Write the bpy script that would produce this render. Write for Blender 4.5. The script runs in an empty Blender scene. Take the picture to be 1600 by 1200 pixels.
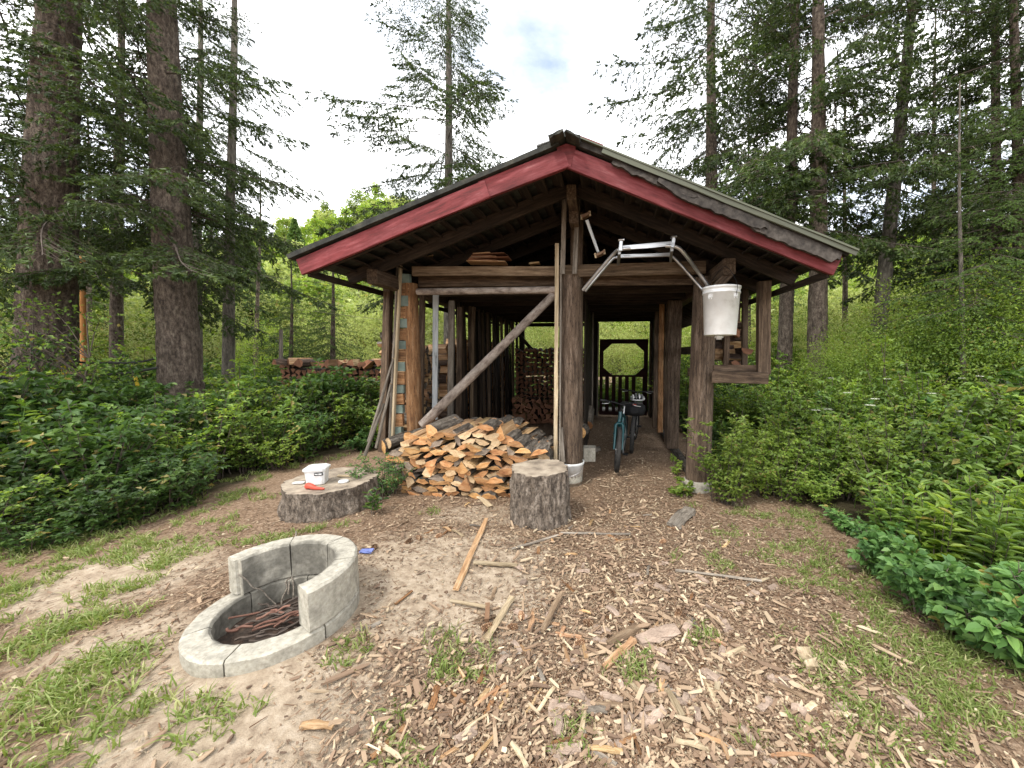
import bpy, math, random
import numpy as np
from mathutils import Vector, Matrix, Euler

# ------------------------------------------------------------------ camera, sky, sun, exposure
S = bpy.context.scene
F, CX, CY, CAMH = 580.0, 890.0, 600.0, 1.7
PSI, TH = math.atan(58/580), math.atan(47/580)
cam_d = bpy.data.cameras.new('camera'); cam = bpy.data.objects.new('camera', cam_d)
S.collection.objects.link(cam); S.camera = cam
cam_d.sensor_width = 36; cam_d.lens = F/1600*36
cam_d.shift_x = (800-CX)/1600
cam_d.clip_start = 0.05; cam_d.clip_end = 2000
cam.location = (0, 0, CAMH); cam.rotation_euler = (math.pi/2-TH, 0, PSI)

SUN_EL, SUN_AZ = math.radians(56), math.radians(212)      # azimuth clockwise from +Y: behind and left of the camera
W = bpy.data.worlds.new('World'); S.world = W; W.use_nodes = True
nt = W.node_tree; nt.nodes.clear()
out = nt.nodes.new('ShaderNodeOutputWorld'); bg = nt.nodes.new('ShaderNodeBackground'); bg.inputs[1].default_value = 0.15
sky = nt.nodes.new('ShaderNodeTexSky'); sky.sky_type = 'NISHITA'; sky.sun_disc = False
sky.sun_elevation = SUN_EL; sky.sun_rotation = SUN_AZ
tc = nt.nodes.new('ShaderNodeTexCoord'); mp = nt.nodes.new('ShaderNodeMapping'); mp.inputs['Scale'].default_value = (1, 1, 2.2)
nz = nt.nodes.new('ShaderNodeTexNoise'); nz.inputs['Scale'].default_value = 2.6; nz.inputs['Detail'].default_value = 7; nz.inputs['Roughness'].default_value = .58
cr = nt.nodes.new('ShaderNodeValToRGB'); cr.color_ramp.elements[0].position = .31; cr.color_ramp.elements[1].position = .50; cr.color_ramp.elements[0].color = (.3, .3, .3, 1)
nz2 = nt.nodes.new('ShaderNodeTexNoise'); nz2.inputs['Scale'].default_value = 3.5; nz2.inputs['Detail'].default_value = 6
cr2 = nt.nodes.new('ShaderNodeValToRGB')
cr2.color_ramp.elements[0].position = .3; cr2.color_ramp.elements[0].color = (4.3, 4.6, 5.0, 1)
cr2.color_ramp.elements[1].position = .62; cr2.color_ramp.elements[1].color = (12.5, 12.5, 12.6, 1)
mx = nt.nodes.new('ShaderNodeMix'); mx.data_type = 'RGBA'
L = nt.links.new
L(tc.outputs['Generated'], mp.inputs[0]); L(mp.outputs[0], nz.inputs[0]); L(mp.outputs[0], nz2.inputs[0])
L(nz.outputs[0], cr.inputs[0]); L(nz2.outputs[0], cr2.inputs[0]); L(cr.outputs[0], mx.inputs[0])
L(sky.outputs[0], mx.inputs[6]); L(cr2.outputs[0], mx.inputs[7]); L(mx.outputs[2], bg.inputs[0]); L(bg.outputs[0], out.inputs[0])

sl = bpy.data.lights.new('sun', 'SUN'); sl.energy = 1.5; sl.angle = math.radians(10); sl.color = (1, .95, .87)
so = bpy.data.objects.new('sun', sl); S.collection.objects.link(so)
sd = Vector((math.sin(SUN_AZ)*math.cos(SUN_EL), math.cos(SUN_AZ)*math.cos(SUN_EL), math.sin(SUN_EL)))
so.rotation_euler = (-sd).to_track_quat('-Z', 'Y').to_euler()
S.view_settings.view_transform = 'Standard'; S.view_settings.look = 'None'
S.view_settings.exposure = 1.02; S.view_settings.gamma = 1.0; S.view_settings.use_curve_mapping = False
S.render.engine = 'CYCLES'
S.cycles.max_bounces = 8; S.cycles.diffuse_bounces = 4; S.cycles.glossy_bounces = 2; S.cycles.transmission_bounces = 4
S.cycles.use_denoising = True

# ------------------------------------------------------------------ helpers
rng = np.random.default_rng(7); R = random.Random(11)
_fw = Vector((-math.sin(PSI)*math.cos(TH), math.cos(PSI)*math.cos(TH), -math.sin(TH)))
_rt = Vector((math.cos(PSI), math.sin(PSI), 0)); _up = _rt.cross(_fw)*1
if _up.z < 0: _up = -_up
CAM = Vector((0, 0, CAMH))
def P(px, py, Y):                      # a point of the place at depth Y in the direction of (px, py)
    d = _fw + _rt*((px-CX)/F) + _up*((CY-py)/F)
    return CAM + d*(Y/d.y)
def G(px, py, z=0.0):
    d = _fw + _rt*((px-CX)/F) + _up*((CY-py)/F)
    return CAM + d*((z-CAMH)/d.z)

def vnoise(p, seed=0):                 # value noise, p (n,3) -> 0..1
    p = np.asarray(p, float); i = np.floor(p).astype(np.int64); f = p-i; f = f*f*(3-2*f)
    def h(a, b, c):
        n = (a*374761393 + b*668265263 + c*2147483647 + seed*974634777) & 0xffffffff
        n = ((n ^ (n >> 13))*1274126177) & 0xffffffff
        return ((n ^ (n >> 16)) & 0xffff)/65535.0
    r = 0
    for dx in (0, 1):
        for dy in (0, 1):
            for dz in (0, 1):
                w = (f[:, 0] if dx else 1-f[:, 0])*(f[:, 1] if dy else 1-f[:, 1])*(f[:, 2] if dz else 1-f[:, 2])
                r = r + w*h(i[:, 0]+dx, i[:, 1]+dy, i[:, 2]+dz)
    return r
def fbm(p, o=4, seed=0):
    r = 0; a = .5; p = np.asarray(p, float)
    for k in range(o): r = r+a*vnoise(p*(2**k)+k*17.3, seed+k); a *= .5
    return r

def gh(x, y):
    x = np.atleast_1d(np.asarray(x, float)); y = np.atleast_1d(np.asarray(y, float))
    z = np.zeros_like(x)
    q = np.stack([x*.55, y*.55, z], 1)
    h = (fbm(q, 3, 5)-.44)*.12
    far = np.clip((np.hypot(x, y)-9)/10, 0, 1); h = h+far*(fbm(np.stack([x*.12, y*.12, z], 1), 2, 9)-.4)*.8
    inside = np.clip(1-np.maximum(np.abs(x+.7)-2.2, np.abs(y-7.3)-2.8)/.8, 0, 1)
    h = h*(1-.8*inside)
    d = np.hypot(x+1.87, y-1.87); k = np.clip(1-(d-.5)/.5, 0, 1); h = h*(1-k)+.165*np.exp(-(np.maximum(0, d-.35)/1.0)**2)*np.clip((d-.29)/.06, 0, 1)
    return h
def gz(x, y): return float(gh(x, y)[0])
G0 = G
def G(px, py, z=None):                 # where the view through (px, py) meets the ground (or the level z)
    if z is not None: return G0(px, py, z)
    zz = 0.0
    for _ in range(6): p = G0(px, py, zz); zz = .5*zz+.5*gz(p.x, p.y)
    p.z = 0.0; return p

def link(o): S.collection.objects.link(o); return o
def tag(o, label=None, cat=None, group=None, kind=None):
    if label: o['label'] = label
    if cat: o['category'] = cat
    if group: o['group'] = group
    if kind: o['kind'] = kind
    return o
def empty(name, loc, label, cat, group=None, rz=0, tilt=0):
    o = link(bpy.data.objects.new(name, None)); o.location = loc; o.rotation_euler = (tilt, 0, rz); o.empty_display_size = .2
    return tag(o, label, cat, group)
def off(parent):
    v = Vector((0, 0, 0))
    while parent: v = v+Vector(parent.location); parent = parent.parent
    return v
def mesh_of(name, blocks, mats, smooth=False):
    # blocks: (V (n,3), F (m,k), material index, var (n,) or None)
    Vs, Ls, Ns, Ms, As = [], [], [], [], []; n = 0
    for b in blocks:
        V, Fc, mi = np.asarray(b[0], float).reshape(-1, 3), np.asarray(b[1], np.int64), b[2]
        va = b[3] if len(b) > 3 and b[3] is not None else np.full(len(V), .5)
        if Fc.ndim == 1: Fc = Fc.reshape(1, -1)
        Vs.append(V); Ls.append((Fc+n).ravel()); Ns.append(np.full(len(Fc), Fc.shape[1])); As.append(va)
        Ms.append(np.full(len(Fc), mi) if np.isscalar(mi) else np.asarray(mi)); n += len(V)
    V = np.concatenate(Vs); Lp = np.concatenate(Ls).astype(np.int32); N = np.concatenate(Ns).astype(np.int32)
    M = np.concatenate(Ms).astype(np.int32); A = np.concatenate(As).astype(np.float32)
    me = bpy.data.meshes.new(name)
    me.vertices.add(len(V)); me.vertices.foreach_set('co', V.astype(np.float32).ravel())
    me.loops.add(len(Lp)); me.loops.foreach_set('vertex_index', Lp)
    me.polygons.add(len(N)); me.polygons.foreach_set('loop_start', np.concatenate([[0], np.cumsum(N)[:-1]]).astype(np.int32))
    me.polygons.foreach_set('loop_total', N); me.polygons.foreach_set('material_index', M)
    me.polygons.foreach_set('use_smooth', np.full(len(N), bool(smooth)))
    at = me.attributes.new('var', 'FLOAT', 'POINT'); at.data.foreach_set('value', A)
    for m in mats: me.materials.append(m)
    me.update(calc_edges=True); me.validate()
    return me
def obj(name, me, parent=None, M=None, loc=None):
    o = link(bpy.data.objects.new(name, me))
    if M is None: M = Matrix.Translation(loc if loc is not None else (0, 0, 0))
    if parent is not None:
        o.parent = parent
        if not parent.get('local'): M = Matrix.Translation(-off(parent)) @ M
    o.matrix_basis = M
    return o
def frame(A, B, roll=0):
    A, B = Vector(A), Vector(B); x = (B-A); Ln = x.length; x.normalize()
    up = Vector((0, 0, 1)) if abs(x.z) < .9 else Vector((0, 1, 0))
    y = up.cross(x).normalized(); z = x.cross(y).normalized()
    M = Matrix(((x.x, y.x, z.x, A.x), (x.y, y.y, z.y, A.y), (x.z, y.z, z.z, A.z), (0, 0, 0, 1)))
    return M @ Matrix.Rotation(roll, 4, 'X'), Ln
def prism_blocks(sec, Ln, nseg=1, mi_side=0, mi_end=0, jit=0, seed=0, taper=1.0, bow=0):
    # section sec (k,2) in local (y,z) swept along local x
    r = np.random.default_rng(seed); sec = np.asarray(sec, float); k = len(sec); V = []
    for s in range(nseg+1):
        t = s/nseg; sc = 1+(taper-1)*t; j = r.normal(0, jit, (k, 2)) if jit else 0
        q = sec*sc+j; b = bow*math.sin(math.pi*t)
        V.append(np.column_stack([np.full(k, Ln*t)+(r.normal(0, jit*.6, k) if jit and s in (0, nseg) else 0), q[:, 0], q[:, 1]+b]))
    V = np.concatenate(V); Q = []; mm = []
    for s in range(nseg):
        for i in range(k):
            a, b2 = s*k+i, s*k+(i+1) % k; Q.append([a, a+k, b2+k, b2]); mm.append(mi_side[i] if not np.isscalar(mi_side) else mi_side)
    blocks = [(V, np.array(Q), np.array(mm))]
    e0 = np.arange(k); e1 = np.arange(k)[::-1]
    blocks.append((V[:k], e0.reshape(1, -1), mi_end)); blocks.append((V[-k:], e1.reshape(1, -1), mi_end))
    return blocks
def boxsec(w, h, c=.004):
    a, b = w/2, h/2; c = min(c, a*.5, b*.5)
    return [(-a+c, -b), (a-c, -b), (a, -b+c), (a, b-c), (a-c, b), (-a+c, b), (-a, b-c), (-a, -b+c)]
_n = [0]
def plank(name, A, B, w, h, mat, parent=None, roll=0, seg=2, jit=.0015, c=.004, bow=0, label=None):
    # a board from A to B, w across, h high
    _n[0] += 1; M, Ln = frame(A, B, roll)
    me = mesh_of(name, prism_blocks(boxsec(w, h, c), Ln, seg, 0, 0, jit, _n[0], 1, bow), [mat])
    o = obj(name, me, parent, M)
    if label: o['label'] = label
    return o
def log_me(name, Ln, r0, r1, mside, mend, n=20, seg=24, rough=.06, seed=0, flare=0, vs=3.0, bend=0, close=True):
    u = np.linspace(0, 1, seg+1); a = np.arange(n)/n*2*math.pi
    U, A = np.meshgrid(u, a, indexing='ij'); rad = r0+(r1-r0)*U+flare*np.exp(-U*Ln/.25)
    pn = np.stack([U.ravel()*Ln*vs+seed*3.1, np.cos(A.ravel())*2.2+seed, np.sin(A.ravel())*2.2], 1)
    nn = (fbm(pn, 4, seed)-.47)*2; rad = rad*(1+rough*nn.reshape(rad.shape))
    b = bend*np.sin(math.pi*U)
    V = np.stack([U*Ln, rad*np.cos(A)+b, rad*np.sin(A)], -1).reshape(-1, 3)
    i, j = np.meshgrid(np.arange(seg), np.arange(n), indexing='ij'); i = i.ravel(); j = j.ravel(); j2 = (j+1) % n
    Q = np.stack([i*n+j, i*n+j2, (i+1)*n+j2, (i+1)*n+j], 1)[:, ::-1]
    bl = [(V, Q, 0)]
    if close:
        for s, rev in ((0, 0), (seg, 1)):
            ring = V[s*n:(s+1)*n]; c = ring.mean(0); VV = np.vstack([ring, ring*.55+c*.45+np.array([[(.004 if rev else -.004), 0, 0]]), c])
            q = np.array([[k, (k+1) % n, n+(k+1) % n, n+k] for k in range(n)]); t = np.array([[n+k, n+(k+1) % n, 2*n] for k in range(n)])
            if not rev: q = q[:, ::-1]; t = t[:, ::-1]
            bl.append((VV, q[:, ::-1], 1)); bl.append((VV, t[:, ::-1], 1))
    me = mesh_of(name, bl, [mside, mend], smooth=True)
    return me
def log(name, A, B, r0, r1, mside, mend, parent=None, **k):
    M, Ln = frame(A, B); _n[0] += 1; k.setdefault('seed', _n[0])
    return obj(name, log_me(name, Ln, r0, r1, mside, mend, **k), parent, M)
def tube_blocks(pts, rads, n=6, mi=0, cap=True):
    pts = [Vector(p) for p in pts]; V = []; k = len(pts)
    if np.isscalar(rads): rads = [rads]*k
    prev = None
    for i, p in enumerate(pts):
        d = (pts[min(i+1, k-1)]-pts[max(i-1, 0)]).normalized()
        if prev is None: s = d.orthogonal().normalized()
        else: s = (prev-d*prev.dot(d)).normalized()
        prev = s; t = d.cross(s)
        for j in range(n):
            a = 2*math.pi*j/n; V.append(p+(s*math.cos(a)+t*math.sin(a))*rads[i])
    Q = [[i*n+j, i*n+(j+1) % n, (i+1)*n+(j+1) % n, (i+1)*n+j] for i in range(k-1) for j in range(n)]
    V = np.array([list(v) for v in V]); b = [(V, np.array(Q), mi)]
    if cap: b.append((V[:n], np.arange(n)[::-1].reshape(1, -1), mi)); b.append((V[-n:], np.arange(n).reshape(1, -1), mi))
    return b
def tube(name, pts, rads, mat, parent=None, n=8, smooth=True):
    return obj(name, mesh_of(name, tube_blocks(pts, rads, n), [mat], smooth), parent)
def smooth_path(pts, k=6):
    pts = [Vector(p) for p in pts]; o = []
    for i in range(len(pts)-1):
        p0, p1, p2, p3 = pts[max(i-1, 0)], pts[i], pts[i+1], pts[min(i+2, len(pts)-1)]
        for j in range(k):
            t = j/k; o.append(.5*((2*p1)+(p2-p0)*t+(2*p0-5*p1+4*p2-p3)*t*t+(3*p1-p0-3*p2+p3)*t**3))
    o.append(pts[-1]); return o
def lathe_blocks(prof, n=24, mi=0, a0=0, a1=2*math.pi):
    k = len(prof); V = []; full = abs(a1-a0-2*math.pi) < 1e-6; m = n if full else n+1
    for r, z in prof:
        for j in range(m):
            a = a0+(a1-a0)*j/n; V.append((r*math.cos(a), r*math.sin(a), z))
    Q = [[i*m+j, i*m+(j+1) % m, (i+1)*m+(j+1) % m, (i+1)*m+j] for i in range(k-1) for j in range(n)]
    return [(np.array(V), np.array(Q), mi)]
def quat_frames(D, N):                # rows x=D, z~N
    D = D/np.linalg.norm(D, axis=1, keepdims=True)
    Y = np.cross(N, D); Y /= (np.linalg.norm(Y, axis=1, keepdims=True)+1e-9); Z = np.cross(D, Y)
    return D, Y, Z
def leaves(Pos, D, N, ln, wd, fold=.25, kind='quad', var=None, curl=.15):
    D, Y, Z = quat_frames(D, N); n = len(Pos); ln = np.broadcast_to(ln, (n,))[:, None]; wd = np.broadcast_to(wd, (n,))[:, None]
    if kind == 'quad':
        v = [Pos, Pos+D*ln*.45+Y*wd*.5+Z*wd*fold, Pos+D*ln-Z*ln*curl, Pos+D*ln*.45-Y*wd*.5+Z*wd*fold]
        f = np.array([[0, 1, 2], [0, 2, 3]])
    else:
        v = [Pos, Pos+D*ln*.28+Y*wd*.45+Z*wd*fold, Pos+D*ln*.65+Y*wd*.42+Z*(wd*fold-ln*curl*.4), Pos+D*ln-Z*ln*curl,
             Pos+D*ln*.65-Y*wd*.42+Z*(wd*fold-ln*curl*.4), Pos+D*ln*.28-Y*wd*.45+Z*wd*fold]
        f = np.array([[0, 1, 2, 3], [0, 3, 4, 5]])
    k = len(v); V = np.stack(v, 1).reshape(-1, 3)
    Fc = (np.arange(n)[:, None, None]*k+f[None]).reshape(-1, f.shape[1])
    va = np.repeat(rng.random(n) if var is None else var, k)
    return V, Fc, va
def tris(Pos, D, S_, ln, wd, var=None):
    n = len(Pos); ln = np.broadcast_to(ln, (n,))[:, None]; wd = np.broadcast_to(wd, (n,))[:, None]
    D = D/np.linalg.norm(D, axis=1, keepdims=True); S_ = np.cross(D, S_); S_ /= (np.linalg.norm(S_, axis=1, keepdims=True)+1e-9)
    V = np.stack([Pos-S_*wd*.5, Pos+S_*wd*.5, Pos+D*ln], 1).reshape(-1, 3)
    return V, np.arange(3*n).reshape(-1, 3), np.repeat(rng.random(n) if var is None else var, 3)
def rods(A, B, ra, rb):               # many 3-sided sticks at once
    n = len(A); D = B-A; D = D/(np.linalg.norm(D, axis=1, keepdims=True)+1e-9)
    h = np.where(np.abs(D[:, 2:3]) < .9, np.array([[0, 0, 1.]]), np.array([[1., 0, 0]]))
    s = np.cross(D, h); s /= np.linalg.norm(s, axis=1, keepdims=True); t = np.cross(D, s)
    ra = np.broadcast_to(ra, (n,))[:, None]; rb = np.broadcast_to(rb, (n,))[:, None]; v = []
    for P_, r in ((A, ra), (B, rb)):
        for k in range(3): a = 2*math.pi*k/3; v.append(P_+(s*math.cos(a)+t*math.sin(a))*r)
    V = np.stack(v, 1).reshape(-1, 3)
    f = np.array([[0, 1, 4, 3], [1, 2, 5, 4], [2, 0, 3, 5]])
    return V, (np.arange(n)[:, None, None]*6+f[None]).reshape(-1, 4)

# ------------------------------------------------------------------ materials
def newmat(name):
    m = bpy.data.materials.new(name); m.use_nodes = True; t = m.node_tree; b = t.nodes['Principled BSDF']
    return m, t, b
def ramp(t, cols, pos=None):
    r = t.nodes.new('ShaderNodeValToRGB'); e = r.color_ramp.elements; n = len(cols)
    while len(e) < n: e.new(.5)
    for i, c in enumerate(cols): e[i].position = pos[i] if pos else i/(n-1); e[i].color = (*c, 1)
    return r
def surf(name, cols, scale=(3, 3, 3), nscale=4, detail=8, pos=None, bump=.3, bdist=.01, rough=.85, rnd=.25, metallic=0, knots=False, spec=.3, hue=0, cracks=0, geo=False):
    m, t, b = newmat(name); N = t.nodes.new; l = t.links.new
    tc = N('ShaderNodeTexCoord'); mp = N('ShaderNodeMapping'); mp.inputs['Scale'].default_value = scale
    l(tc.outputs['Object'], mp.inputs[0])
    oi = N('ShaderNodeObjectInfo'); ad = N('ShaderNodeVectorMath'); ad.operation = 'ADD'; sc = N('ShaderNodeVectorMath'); sc.operation = 'SCALE'
    cb = N('ShaderNodeCombineXYZ'); 
    for i in range(3): l(oi.outputs['Random'], cb.inputs[i])
    l(cb.outputs[0], sc.inputs[0]); sc.inputs['Scale'].default_value = 37.0
    l(mp.outputs[0], ad.inputs[0]); l(sc.outputs[0], ad.inputs[1])
    nz = N('ShaderNodeTexNoise'); nz.inputs['Scale'].default_value = nscale; nz.inputs['Detail'].default_value = detail; nz.inputs['Roughness'].default_value = .62
    l(ad.outputs[0], nz.inputs[0]); r = ramp(t, cols, pos); l(nz.outputs[0], r.inputs[0])
    hs = N('ShaderNodeHueSaturation'); l(r.outputs[0], hs.inputs['Color'])
    mr = N('ShaderNodeMapRange'); mr.inputs[3].default_value = 1-rnd; mr.inputs[4].default_value = 1+rnd; l(oi.outputs['Random'], mr.inputs[0]); l(mr.outputs[0], hs.inputs['Value'])
    if hue:
        m2 = N('ShaderNodeMath'); m2.operation = 'FRACT'; m3 = N('ShaderNodeMath'); m3.operation = 'MULTIPLY'; m3.inputs[1].default_value = 7.31
        l(oi.outputs['Random'], m3.inputs[0]); l(m3.outputs[0], m2.inputs[0])
        mh = N('ShaderNodeMapRange'); mh.inputs[3].default_value = .5-hue; mh.inputs[4].default_value = .5+hue; l(m2.outputs[0], mh.inputs[0]); l(mh.outputs[0], hs.inputs['Hue'])
    col = hs.outputs[0]
    # large soft weathering patches
    n3 = N('ShaderNodeTexNoise'); n3.inputs['Scale'].default_value = nscale*.35; n3.inputs['Detail'].default_value = 3; l(ad.outputs[0], n3.inputs[0])
    mw = N('ShaderNodeMapRange'); mw.inputs[1].default_value = .3; mw.inputs[2].default_value = .7; mw.inputs[3].default_value = .72; mw.inputs[4].default_value = 1.15; l(n3.outputs[0], mw.inputs[0])
    mu = N('ShaderNodeVectorMath'); mu.operation = 'SCALE'; l(col, mu.inputs[0]); l(mw.outputs[0], mu.inputs['Scale']); col = mu.outputs[0]
    hgt = nz.outputs[0]
    if cracks:
        vo = N('ShaderNodeTexNoise'); vo.inputs['Scale'].default_value = nscale*2.2; vo.inputs['Detail'].default_value = 3; l(ad.outputs[0], vo.inputs[0])
        a = N('ShaderNodeMath'); a.operation = 'SUBTRACT'; a.inputs[1].default_value = .5; l(vo.outputs[0], a.inputs[0])
        a2 = N('ShaderNodeMath'); a2.operation = 'ABSOLUTE'; l(a.outputs[0], a2.inputs[0])
        mc = N('ShaderNodeMapRange'); mc.inputs[1].default_value = 0; mc.inputs[2].default_value = .035; mc.inputs[3].default_value = 1-cracks; mc.inputs[4].default_value = 1; l(a2.outputs[0], mc.inputs[0])
        m4 = N('ShaderNodeVectorMath'); m4.operation = 'SCALE'; l(col, m4.inputs[0]); l(mc.outputs[0], m4.inputs['Scale']); col = m4.outputs[0]
        m5 = N('ShaderNodeMath'); m5.operation = 'MULTIPLY'; l(hgt, m5.inputs[0]); l(mc.outputs[0], m5.inputs[1]); hgt = m5.outputs[0]
    l(col, b.inputs['Base Color'])
    bp = N('ShaderNodeBump'); bp.inputs['Strength'].default_value = bump; bp.inputs['Distance'].default_value = bdist; l(hgt, bp.inputs['Height']); l(bp.outputs[0], b.inputs['Normal'])
    b.inputs['Roughness'].default_value = rough; b.inputs['Metallic'].default_value = metallic; b.inputs['Specular IOR Level'].default_value = spec
    return m
def leafmat(name, cols, trans=.35, rough=.5, rnd=.3):
    m, t, b = newmat(name); N = t.nodes.new; l = t.links.new
    at = N('ShaderNodeAttribute'); at.attribute_name = 'var'; r = ramp(t, list(cols)+[(.27, .23, .07)] if 'leaf' in name else cols, [0, .5, .97, .985] if 'leaf' in name else None); l(at.outputs['Fac'], r.inputs[0])
    oi = N('ShaderNodeObjectInfo'); mr = N('ShaderNodeMapRange'); mr.inputs[3].default_value = 1-rnd; mr.inputs[4].default_value = 1+rnd; l(oi.outputs['Random'], mr.inputs[0])
    hs = N('ShaderNodeHueSaturation'); l(r.outputs[0], hs.inputs['Color']); l(mr.outputs[0], hs.inputs['Value'])
    l(hs.outputs[0], b.inputs['Base Color']); b.inputs['Roughness'].default_value = rough; b.inputs['Specular IOR Level'].default_value = .35
    tr = N('ShaderNodeBsdfTranslucent'); h2 = N('ShaderNodeHueSaturation'); h2.inputs['Saturation'].default_value = 1.15; h2.inputs['Value'].default_value = 1.5; h2.inputs['Hue'].default_value = .485
    l(hs.outputs[0], h2.inputs['Color']); l(h2.outputs[0], tr.inputs[0])
    ms = N('ShaderNodeMixShader'); ms.inputs[0].default_value = trans; l(b.outputs[0], ms.inputs[1]); l(tr.outputs[0], ms.inputs[2])
    l(ms.outputs[0], t.nodes['Material Output'].inputs[0]); return m

GX = (1.2, 14, 14)                      # grain along local x
M = {}
M['old_wood'] = surf('old_wood', [(.035, .022, .014), (.10, .066, .042), (.19, .135, .09)], GX, 3.2, pos=[.3, .5, .7], bump=.5, bdist=.006, cracks=.5)
M['shade_wood'] = surf('shade_wood', [(.010, .007, .005), (.027, .018, .012), (.055, .038, .026)], GX, 3, pos=[.3, .5, .72], bump=.4, bdist=.005, cracks=.4)  # gloom inside the shed and under the gable put into the wood colour
M['log_post'] = surf('log_post_wood', [(.04, .026, .017), (.115, .078, .052), (.23, .17, .125)], (.9, 9, 9), 3.5, pos=[.3, .5, .7], bump=.6, bdist=.012, cracks=.75)
M['log_post2'] = surf('log_post_golden', [(.09, .04, .018), (.24, .12, .05), (.36, .22, .12)], (.9, 9, 9), 3.5, pos=[.3, .5, .7], bump=.5, bdist=.01, cracks=.6)
M['beam'] = surf('beam_wood', [(.07, .045, .026), (.17, .115, .07), (.27, .20, .13)], GX, 3, pos=[.3, .5, .7], bump=.35, bdist=.004, cracks=.35)
M['grey_wood'] = surf('grey_wood', [(.11, .09, .07), (.23, .195, .155), (.37, .325, .27)], GX, 3, pos=[.3, .5, .72], bump=.45, bdist=.004, cracks=.5)
M['pale_wood'] = surf('pale_wood', [(.26, .19, .11), (.42, .33, .21), (.55, .46, .32)], GX, 3, pos=[.3, .5, .7], bump=.3, bdist=.003, cracks=.25)
M['pale_paint'] = surf('pale_paint', [(.10, .10, .10), (.38, .40, .40), (.50, .52, .52)], (1.5, 9, 9), 2.4, pos=[.32, .44, .7], bump=.3, bdist=.003)
M['red_paint'] = surf('red_paint', [(.06, .012, .011), (.155, .024, .025), (.21, .045, .048), (.32, .13, .125)], (1.2, 9, 9), 2.6, pos=[.25, .45, .58, .78], bump=.25, bdist=.003, rnd=.06, rough=.7, cracks=.2)
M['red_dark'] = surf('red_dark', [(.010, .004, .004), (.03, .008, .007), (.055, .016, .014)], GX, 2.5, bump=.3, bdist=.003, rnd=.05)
M['tar'] = surf('roof_tar', [(.012, .013, .012), (.035, .036, .03), (.085, .08, .06)], (1, 1, 1), 9, pos=[.3, .52, .75], bump=.8, bdist=.012, rnd=.1)
M['felt'] = surf('torn_felt', [(.016, .013, .011), (.042, .035, .029), (.085, .073, .062)], (2, 2, 2), 8, pos=[.3, .5, .75], bump=.7, bdist=.01, rnd=.2)
M['metal_green'] = surf('roof_metal', [(.045, .05, .03), (.08, .086, .052), (.125, .13, .085)], (.6, 4, 4), 2, bump=.1, bdist=.003, rough=.55, rnd=.03, spec=.5)
M['end_grain'] = surf('end_grain', [(.26, .11, .04), (.47, .24, .095), (.60, .37, .18)], (14, 5, 14), 1.6, pos=[.28, .5, .72], bump=.4, bdist=.004, rnd=.3, hue=.007, cracks=.35)
M['end_grey'] = surf('end_grey', [(.12, .09, .07), (.26, .20, .15), (.40, .32, .24)], (14, 5, 14), 1.6, pos=[.28, .5, .72], bump=.5, bdist=.005, rnd=.25, cracks=.5)
M['end_pale'] = surf('end_pale', [(.34, .20, .10), (.56, .39, .22), (.68, .52, .33)], (14, 5, 14), 1.6, pos=[.28, .5, .72], bump=.4, bdist=.004, rnd=.2, cracks=.35)
M['split'] = surf('split_face', [(.24, .13, .06), (.42, .26, .13), (.58, .42, .26)], GX, 3, pos=[.3, .5, .7], bump=.5, bdist=.006, rnd=.3, hue=.012, cracks=.3)
M['bark'] = surf('log_bark', [(.035, .028, .022), (.12, .10, .08), (.26, .23, .19)], (2, 10, 10), 3, pos=[.32, .5, .7], bump=.9, bdist=.012, rnd=.3, cracks=.6)
M['pole_bark'] = surf('pole_bark', [(.09, .065, .05), (.25, .20, .165), (.40, .35, .30)], (3, 6, 6), 3, pos=[.3, .48, .7], bump=.5, bdist=.006, cracks=.3)
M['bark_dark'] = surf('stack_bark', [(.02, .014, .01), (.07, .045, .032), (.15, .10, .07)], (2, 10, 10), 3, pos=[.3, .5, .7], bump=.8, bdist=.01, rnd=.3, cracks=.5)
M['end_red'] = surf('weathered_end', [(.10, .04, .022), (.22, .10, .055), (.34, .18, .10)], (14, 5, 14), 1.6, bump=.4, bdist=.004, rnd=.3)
M['trunk'] = surf('trunk_bark', [(.04, .03, .023), (.14, .105, .08), (.28, .23, .175)], (7, 7, 3.2), 3.0, pos=[.3, .5, .72], bump=1, bdist=.02, rnd=.15, cracks=.65)
M['trunk_grey'] = surf('trunk_bark_grey', [(.05, .043, .036), (.15, .13, .105), (.28, .25, .20)], (8, 8, 2), 2.6, pos=[.3, .5, .72], bump=.9, bdist=.015, rnd=.2, cracks=.4)
M['stump_bark'] = surf('stump_bark', [(.04, .03, .023), (.19, .15, .115), (.38, .32, .26)], (7, 7, 3.4), 3.6, pos=[.3, .5, .72], bump=1, bdist=.018, rnd=.1, cracks=.6)
M['twig'] = surf('twig_wood', [(.05, .038, .03), (.13, .10, .08)], (2, 2, 2), 5, bump=.2)
M['concrete'] = surf('concrete', [(.24, .215, .17), (.36, .335, .275), (.46, .43, .365)], (1, 1, 1), 60, detail=8, pos=[.22, .5, .8], bump=.5, bdist=.004, rnd=.07, rough=.95)
M['fire_block'] = M['concrete'].copy()
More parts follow.
